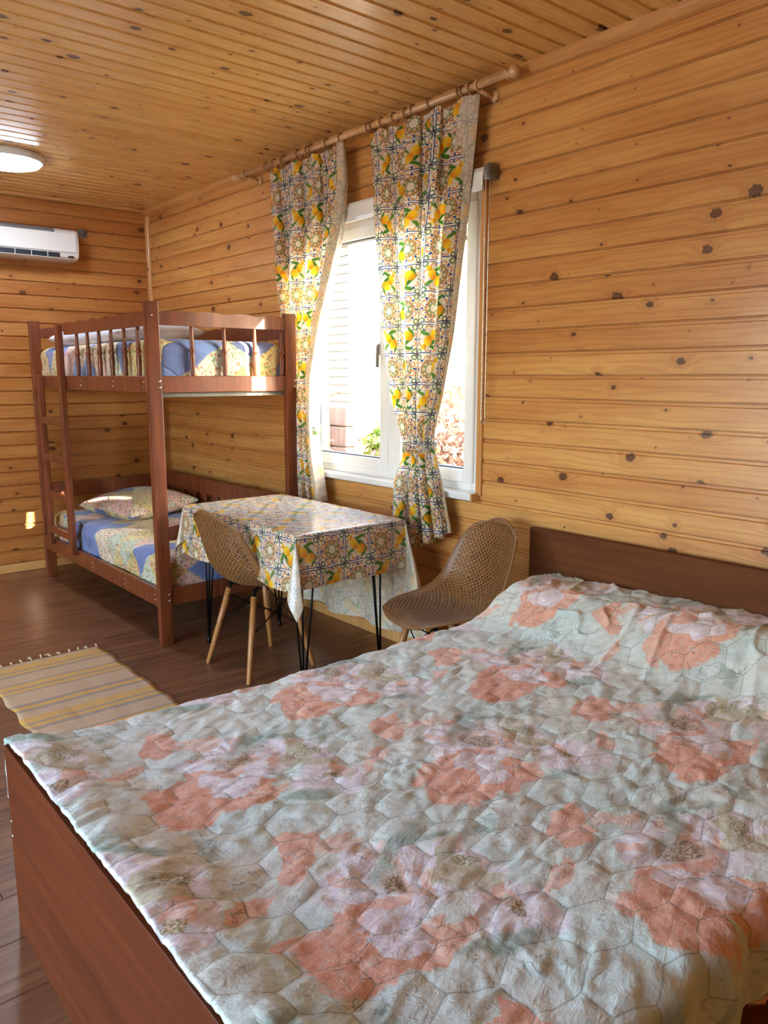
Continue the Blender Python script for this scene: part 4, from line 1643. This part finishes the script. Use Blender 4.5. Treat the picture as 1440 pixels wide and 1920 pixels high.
for i in range(1, 8):
    a = math.pi * i / 8
    cp.append((2.546 + .012 * (1 - math.cos(a)), 2.386, 1.203 - .014 * math.sin(a)))
for i in range(150):
    f = 1 - i / 149
    cp.append((2.570, 2.386, 2.243 - f * 1.04))
tube('bead_chain', cp, .002, M['steel'], blind, 5, radii=[.0028 if i % 2 else .0012 for i in range(len(cp))])

# ================================================================== air conditioner, lamp, wall fitting
acx0, acx1, acz = 1.20, 2.025, 2.185
ac = thing('air_conditioner', 'white split air conditioner mounted high on the back wall', 'air conditioner', ((acx0 + acx1) / 2, BY, acz))
prof = [(0, 0), (.10, 0), (.150, .006), (.176, .022), (.188, .055), (.192, .11), (.188, .165), (.176, .192), (.150, .208), (.10, .217), (0, .219)]
bm = bmesh.new()
xc = (acx0 + acx1) / 2
rings = []
for (xx, s) in ((acx0, .94), (acx0 + .006, .985), (acx0 + .018, 1.0), (acx1 - .018, 1.0), (acx1 - .006, .985), (acx1, .94)):
    rings.append([bm.verts.new((xx - xc, -(d * s), .11 + (zz - .11) * s)) for d, zz in prof])
for a, b in zip(rings[:-1], rings[1:]):
    for i in range(len(prof)):
        j = (i + 1) % len(prof)
        bm.faces.new((a[i], a[j], b[j], b[i]))
bm.faces.new(rings[0])
bm.faces.new(list(reversed(rings[-1])))
bmesh.ops.recalc_face_normals(bm, faces=bm.faces)
body = from_bm('body', bm, M['ac'], ac, smooth=False)
fp = box('front_panel', acx0 + .02, acx1 - .022, BY - .1985, BY - .186, acz + .052, acz + .178, M['ac'], ac, 0.004, 2)
box('air_outlet', acx0 + .05, acx1 - .135, BY - .1865, BY - .150, acz + .014, acz + .046, M['dark'], ac, 0.002)
box('louver', acx0 + .055, acx1 - .14, BY - .192, BY - .150, acz + .0085, acz + .0125, M['ac'], ac, 0.0015)
for i in range(6):
    xx = acx0 + .08 + i * .105
    box('vane', xx, xx + .004, BY - .190, BY - .160, acz + .013, acz + .045, M['ac'], ac, 0.0)
for i, (dd, zz) in enumerate(((.1835, .183), (.1785, .1895), (.172, .196), (.163, .2025))):
    box('intake_slot', acx0 + .03, acx1 - .16, BY - dd - .0005, BY - dd + .012, acz + zz - .0018, acz + zz + .0018, M['dark'], ac, 0.0)
box('display', acx1 - .078, acx1 - .040, BY - .187, BY - .165, acz + .018, acz + .030, M['dark'], ac, 0.002)
ft = thing('pipe_fitting', 'small grey pipe clamp on the back wall beside the air conditioner', 'fitting', (2.115, BY, 2.40))
lathe('clamp', [(.020, 0), (.020, -.018), (.013, -.024), (.010, -.03)], M['grey'], ft, (2.115, BY, 2.405), 14, 'y')
box('plate', 2.085, 2.15, BY - .006, BY, 2.375, 2.435, M['grey'], ft, 0.002)

lampo = thing('ceiling_lamp', 'round white LED ceiling lamp, switched on', 'lamp', (1.365, 4.95, HZ))
lathe('rim', [(.196, 0), (.200, -.006), (.200, -.030), (.192, -.040), (.186, -.040)], M['lamp_rim'], lampo, (1.365, 4.95, HZ), 48)
lathe('diffuser', [(.1855, -.030), (.1855, -.042), (.176, -.052), (.150, -.057), (.08, -.060), (.005, -.0605)], M['lamp'], lampo, (1.365, 4.95, HZ), 48)

# ================================================================== rug
rx0, rx1, ry0, ry1 = .79, 1.365, 2.63, 3.965
rug = thing('rug', 'yellow and beige striped woven rug with knotted fringe on the laminate floor', 'rug', ((rx0 + rx1) / 2, (ry0 + ry1) / 2, 0))
nx, ny = 30, 70
a, b = np.meshgrid(np.linspace(0, 1, nx), np.linspace(0, 1, ny), indexing='ij')
ed = 0.006 * np.sin(b * 38) * (np.abs(a - .5) * 2) ** 6 + .004 * vnoise(a * 3, b * 14)
Xr = rx0 + (rx1 - rx0) * a + ed
Yr = ry0 + (ry1 - ry0) * b + .008 * vnoise(a * 4 + 7, b * 3)
Zr = .0065 + .0025 * vnoise(a * 5, b * 9) + .002 * vnoise(a * 14, b * 22)
grid_obj('weave', np.stack([Xr, Yr, Zr], -1), np.stack([Xr, ry1 - Yr], -1), M['rug'], rug, True, thick=.004)
for i in range(13):
    xx = rx0 + .012 + (rx1 - rx0 - .024) * i / 12
    th = random.uniform(-.7, .7)
    l = random.uniform(.022, .038)
    hh = random.uniform(.004, .012)
    tube('tassel', [(xx, ry1 - .004, .007), (xx + l * .3 * math.sin(th), ry1 + l * .4, .007 + hh), (xx + l * math.sin(th), ry1 + l * (.7 + .3 * math.cos(th)), .006)],
         .004, M['tassel'], rug, 6, radii=[.0028, .0048, .0022])

# ================================================================== outside the window
M['soil'] = mat_plain('dusty_ground', srgb(156, 156, 148), 0.95, var=0.12, scale=3.0, bump=0.4)
M['sleeper'] = mat_stain('weathered_sleeper', srgb(150, 108, 84), srgb(104, 70, 52), 0.8, 0.5, 0.0)
M['shed'] = mat_stain('pale_shed_board', srgb(168, 138, 108), srgb(126, 98, 74), 0.7, 0.5, 0.0)
M['roof'] = mat_plain('grey_roof', srgb(120, 116, 112), 0.7)
M['bark'] = mat_plain('bark', srgb(112, 92, 72), 0.9, var=0.12, bump=0.5)
M['leafg'] = mat_leaf('green_leaf', srgb(120, 156, 76), srgb(70, 110, 52))
M['leafd'] = mat_leaf('dry_leaf', srgb(150, 112, 88), srgb(112, 84, 72))
M['leafy'] = mat_leaf('yellow_green_leaf', srgb(158, 176, 84), srgb(108, 142, 62))

gm = bmesh.new()
bm_box(gm, -40, 40, -40, 40, -.45, -.35)
go = from_bm('ground', gm, M['soil'])
go['kind'] = 'structure'

shed = thing('timber_shed', 'pale timber shed with horizontal boards, outside beyond the retaining timbers', 'shed', (6.6, 9.6, -.35))
zz = .55
while zz < 3.25:
    box('board', 6.02, 6.045, 7.86, 12.2, zz, zz + .098, M['shed'], shed, 0.004)
    zz += .104
box('corner_post', 5.99, 6.06, 7.78, 7.86, -.35, 3.25, M['shed'], shed, 0.006)
box('side_wall', 6.06, 8.2, 7.80, 7.85, -.35, 3.2, M['shed'], shed, 0.004)
box('core', 6.06, 8.2, 7.86, 12.2, -.35, 3.2, M['shed'], shed, 0.0)
box('roof', 5.7, 8.5, 7.45, 12.5, 3.25, 3.38, M['roof'], shed, 0.01)
for k in range(6):
    z0 = -.35 + k * .235
    sl_ = box('retaining_timber', 5.40, 5.62, 7.15, 12.2, z0, z0 + .225, M['sleeper'], None, 0.02, 2)
    tag(sl_, ('lowest', 'second lowest', 'third lowest', 'third highest', 'second highest', 'topmost')[k] + ' weathered horizontal timber of the retaining wall below the shed', 'timber', 'retaining wall timbers')
tube('hose', [(5.5, 7.9, 1.10), (5.45, 7.75, 1.13), (5.45, 7.55, 1.16), (5.48, 7.4, 1.22), (5.5, 7.25, 1.24)], .022, M['grey'], None, 8)
tag(bpy.data.objects['hose'], 'grey hose lying along the top of the retaining wall', 'hose')


def foliage(name, n, cen, rad3, size, mat, parent, seed):
    r_ = np.random.default_rng(seed)
    d = r_.normal(size=(n, 3))
    d /= np.linalg.norm(d, axis=1, keepdims=True)
    rr = r_.random((n, 1)) ** .45
    lump = 1 + .25 * np.sin(d[:, :1] * 7 + seed) * np.sin(d[:, 1:2] * 6) + .2 * np.sin(d[:, 2:3] * 9)
    p = np.array(cen) + d * rr * lump * np.array(rad3)
    p = p - np.array(wloc(parent))
    t = r_.normal(size=(n, 3))
    t /= np.linalg.norm(t, axis=1, keepdims=True)
    q = np.cross(t, r_.normal(size=(n, 3)))
    q /= np.linalg.norm(q, axis=1, keepdims=True)
    s = size * (0.6 + .8 * r_.random((n, 1)))
    V = np.stack([p - t * s, p + q * s * .45, p + t * s, p - q * s * .45], 1).reshape(-1, 3)
    F = np.arange(n * 4).reshape(n, 4)
    return mesh_obj(name, V.tolist(), F.tolist(), mat, parent)


def tree(name, label, loc, h, cen, rad3, n, size, mat, seed, lean=0.0):
    root = thing(name, label, 'tree', loc)
    x, y, z0 = loc
    tr = tube('trunk', [(x, y, z0 - .1), (x + lean * .4, y + .05, z0 + h * .5), (x + lean, y, z0 + h)], .1, M['bark'], root, 10, radii=[.16, .12, .06])
    for k in range(6):
        a = k * 1.05 + seed
        b0 = Vector((x + lean * .7, y, z0 + h * (.55 + .06 * k)))
        tube('branch', [b0, b0 + Vector((math.cos(a) * rad3[0] * .35, math.sin(a) * rad3[1] * .35, .5)), b0 + Vector((math.cos(a) * rad3[0] * .7, math.sin(a) * rad3[1] * .7, 1.2))],
             .03, M['bark'], root, 6, radii=[.05, .03, .012])
    foliage('foliage', n, cen, rad3, size, mat, root, seed)
    return root


tree('yard_tree', 'leafy green tree rising above the shed outside', (9.9, 12.6, -.35), 3.6, (9.9, 12.6, 4.6), (1.5, 1.5, 1.3), 4200, .085, M['leafg'], 3)
tree('yard_tree', 'tall pale green tree beyond the yard outside the right pane', (12.4, 9.6, -.35), 4.5, (12.4, 9.6, 4.0), (1.7, 1.5, 2.4), 6000, .10, M['leafy'], 8)


def shrub(name, label, loc, cen, rad3, n, size, mat, seed, group=None):
    root = thing(name, label, 'shrub', loc, group)
    for k in range(5):
        a = k * 1.3 + seed
        tube('stem', [loc, (loc[0] + math.cos(a) * rad3[0] * .5, loc[1] + math.sin(a) * rad3[1] * .5, cen[2])], .012, M['bark'], root, 5)
    foliage('foliage', n, cen, rad3, size, mat, root, seed)
    return root


shrub('dry_shrub', 'brown dry-leaved shrub outside the window pane nearer the double bed', (5.6, 5.6, -.35), (5.6, 5.6, .55), (.75, .75, .75), 3400, .05, M['leafd'], 5)
shrub('dry_vine', 'sparse brown vine hanging over the retaining timbers', (5.2, 8.0, -.35), (5.2, 8.0, .55), (.10, .85, .5), 900, .045, M['leafd'], 6)
shrub('green_shrub', 'small bright green shrub beside the path end of the retaining wall', (5.9, 7.1, -.35), (5.95, 7.05, .62), (.26, .26, .2), 900, .05, M['leafy'], 9)

shrub('sun_blocker_shrub', 'tall dense shrub added outside, out of view, to block low sun from the lower bunk', (4.0, .2, -.35), (4.0, .2, 1.15), (.55, 1.05, 1.42), 9000, .085, M['leafg'], 12)  # unseen shrub, added to keep low sun off the lower bunk
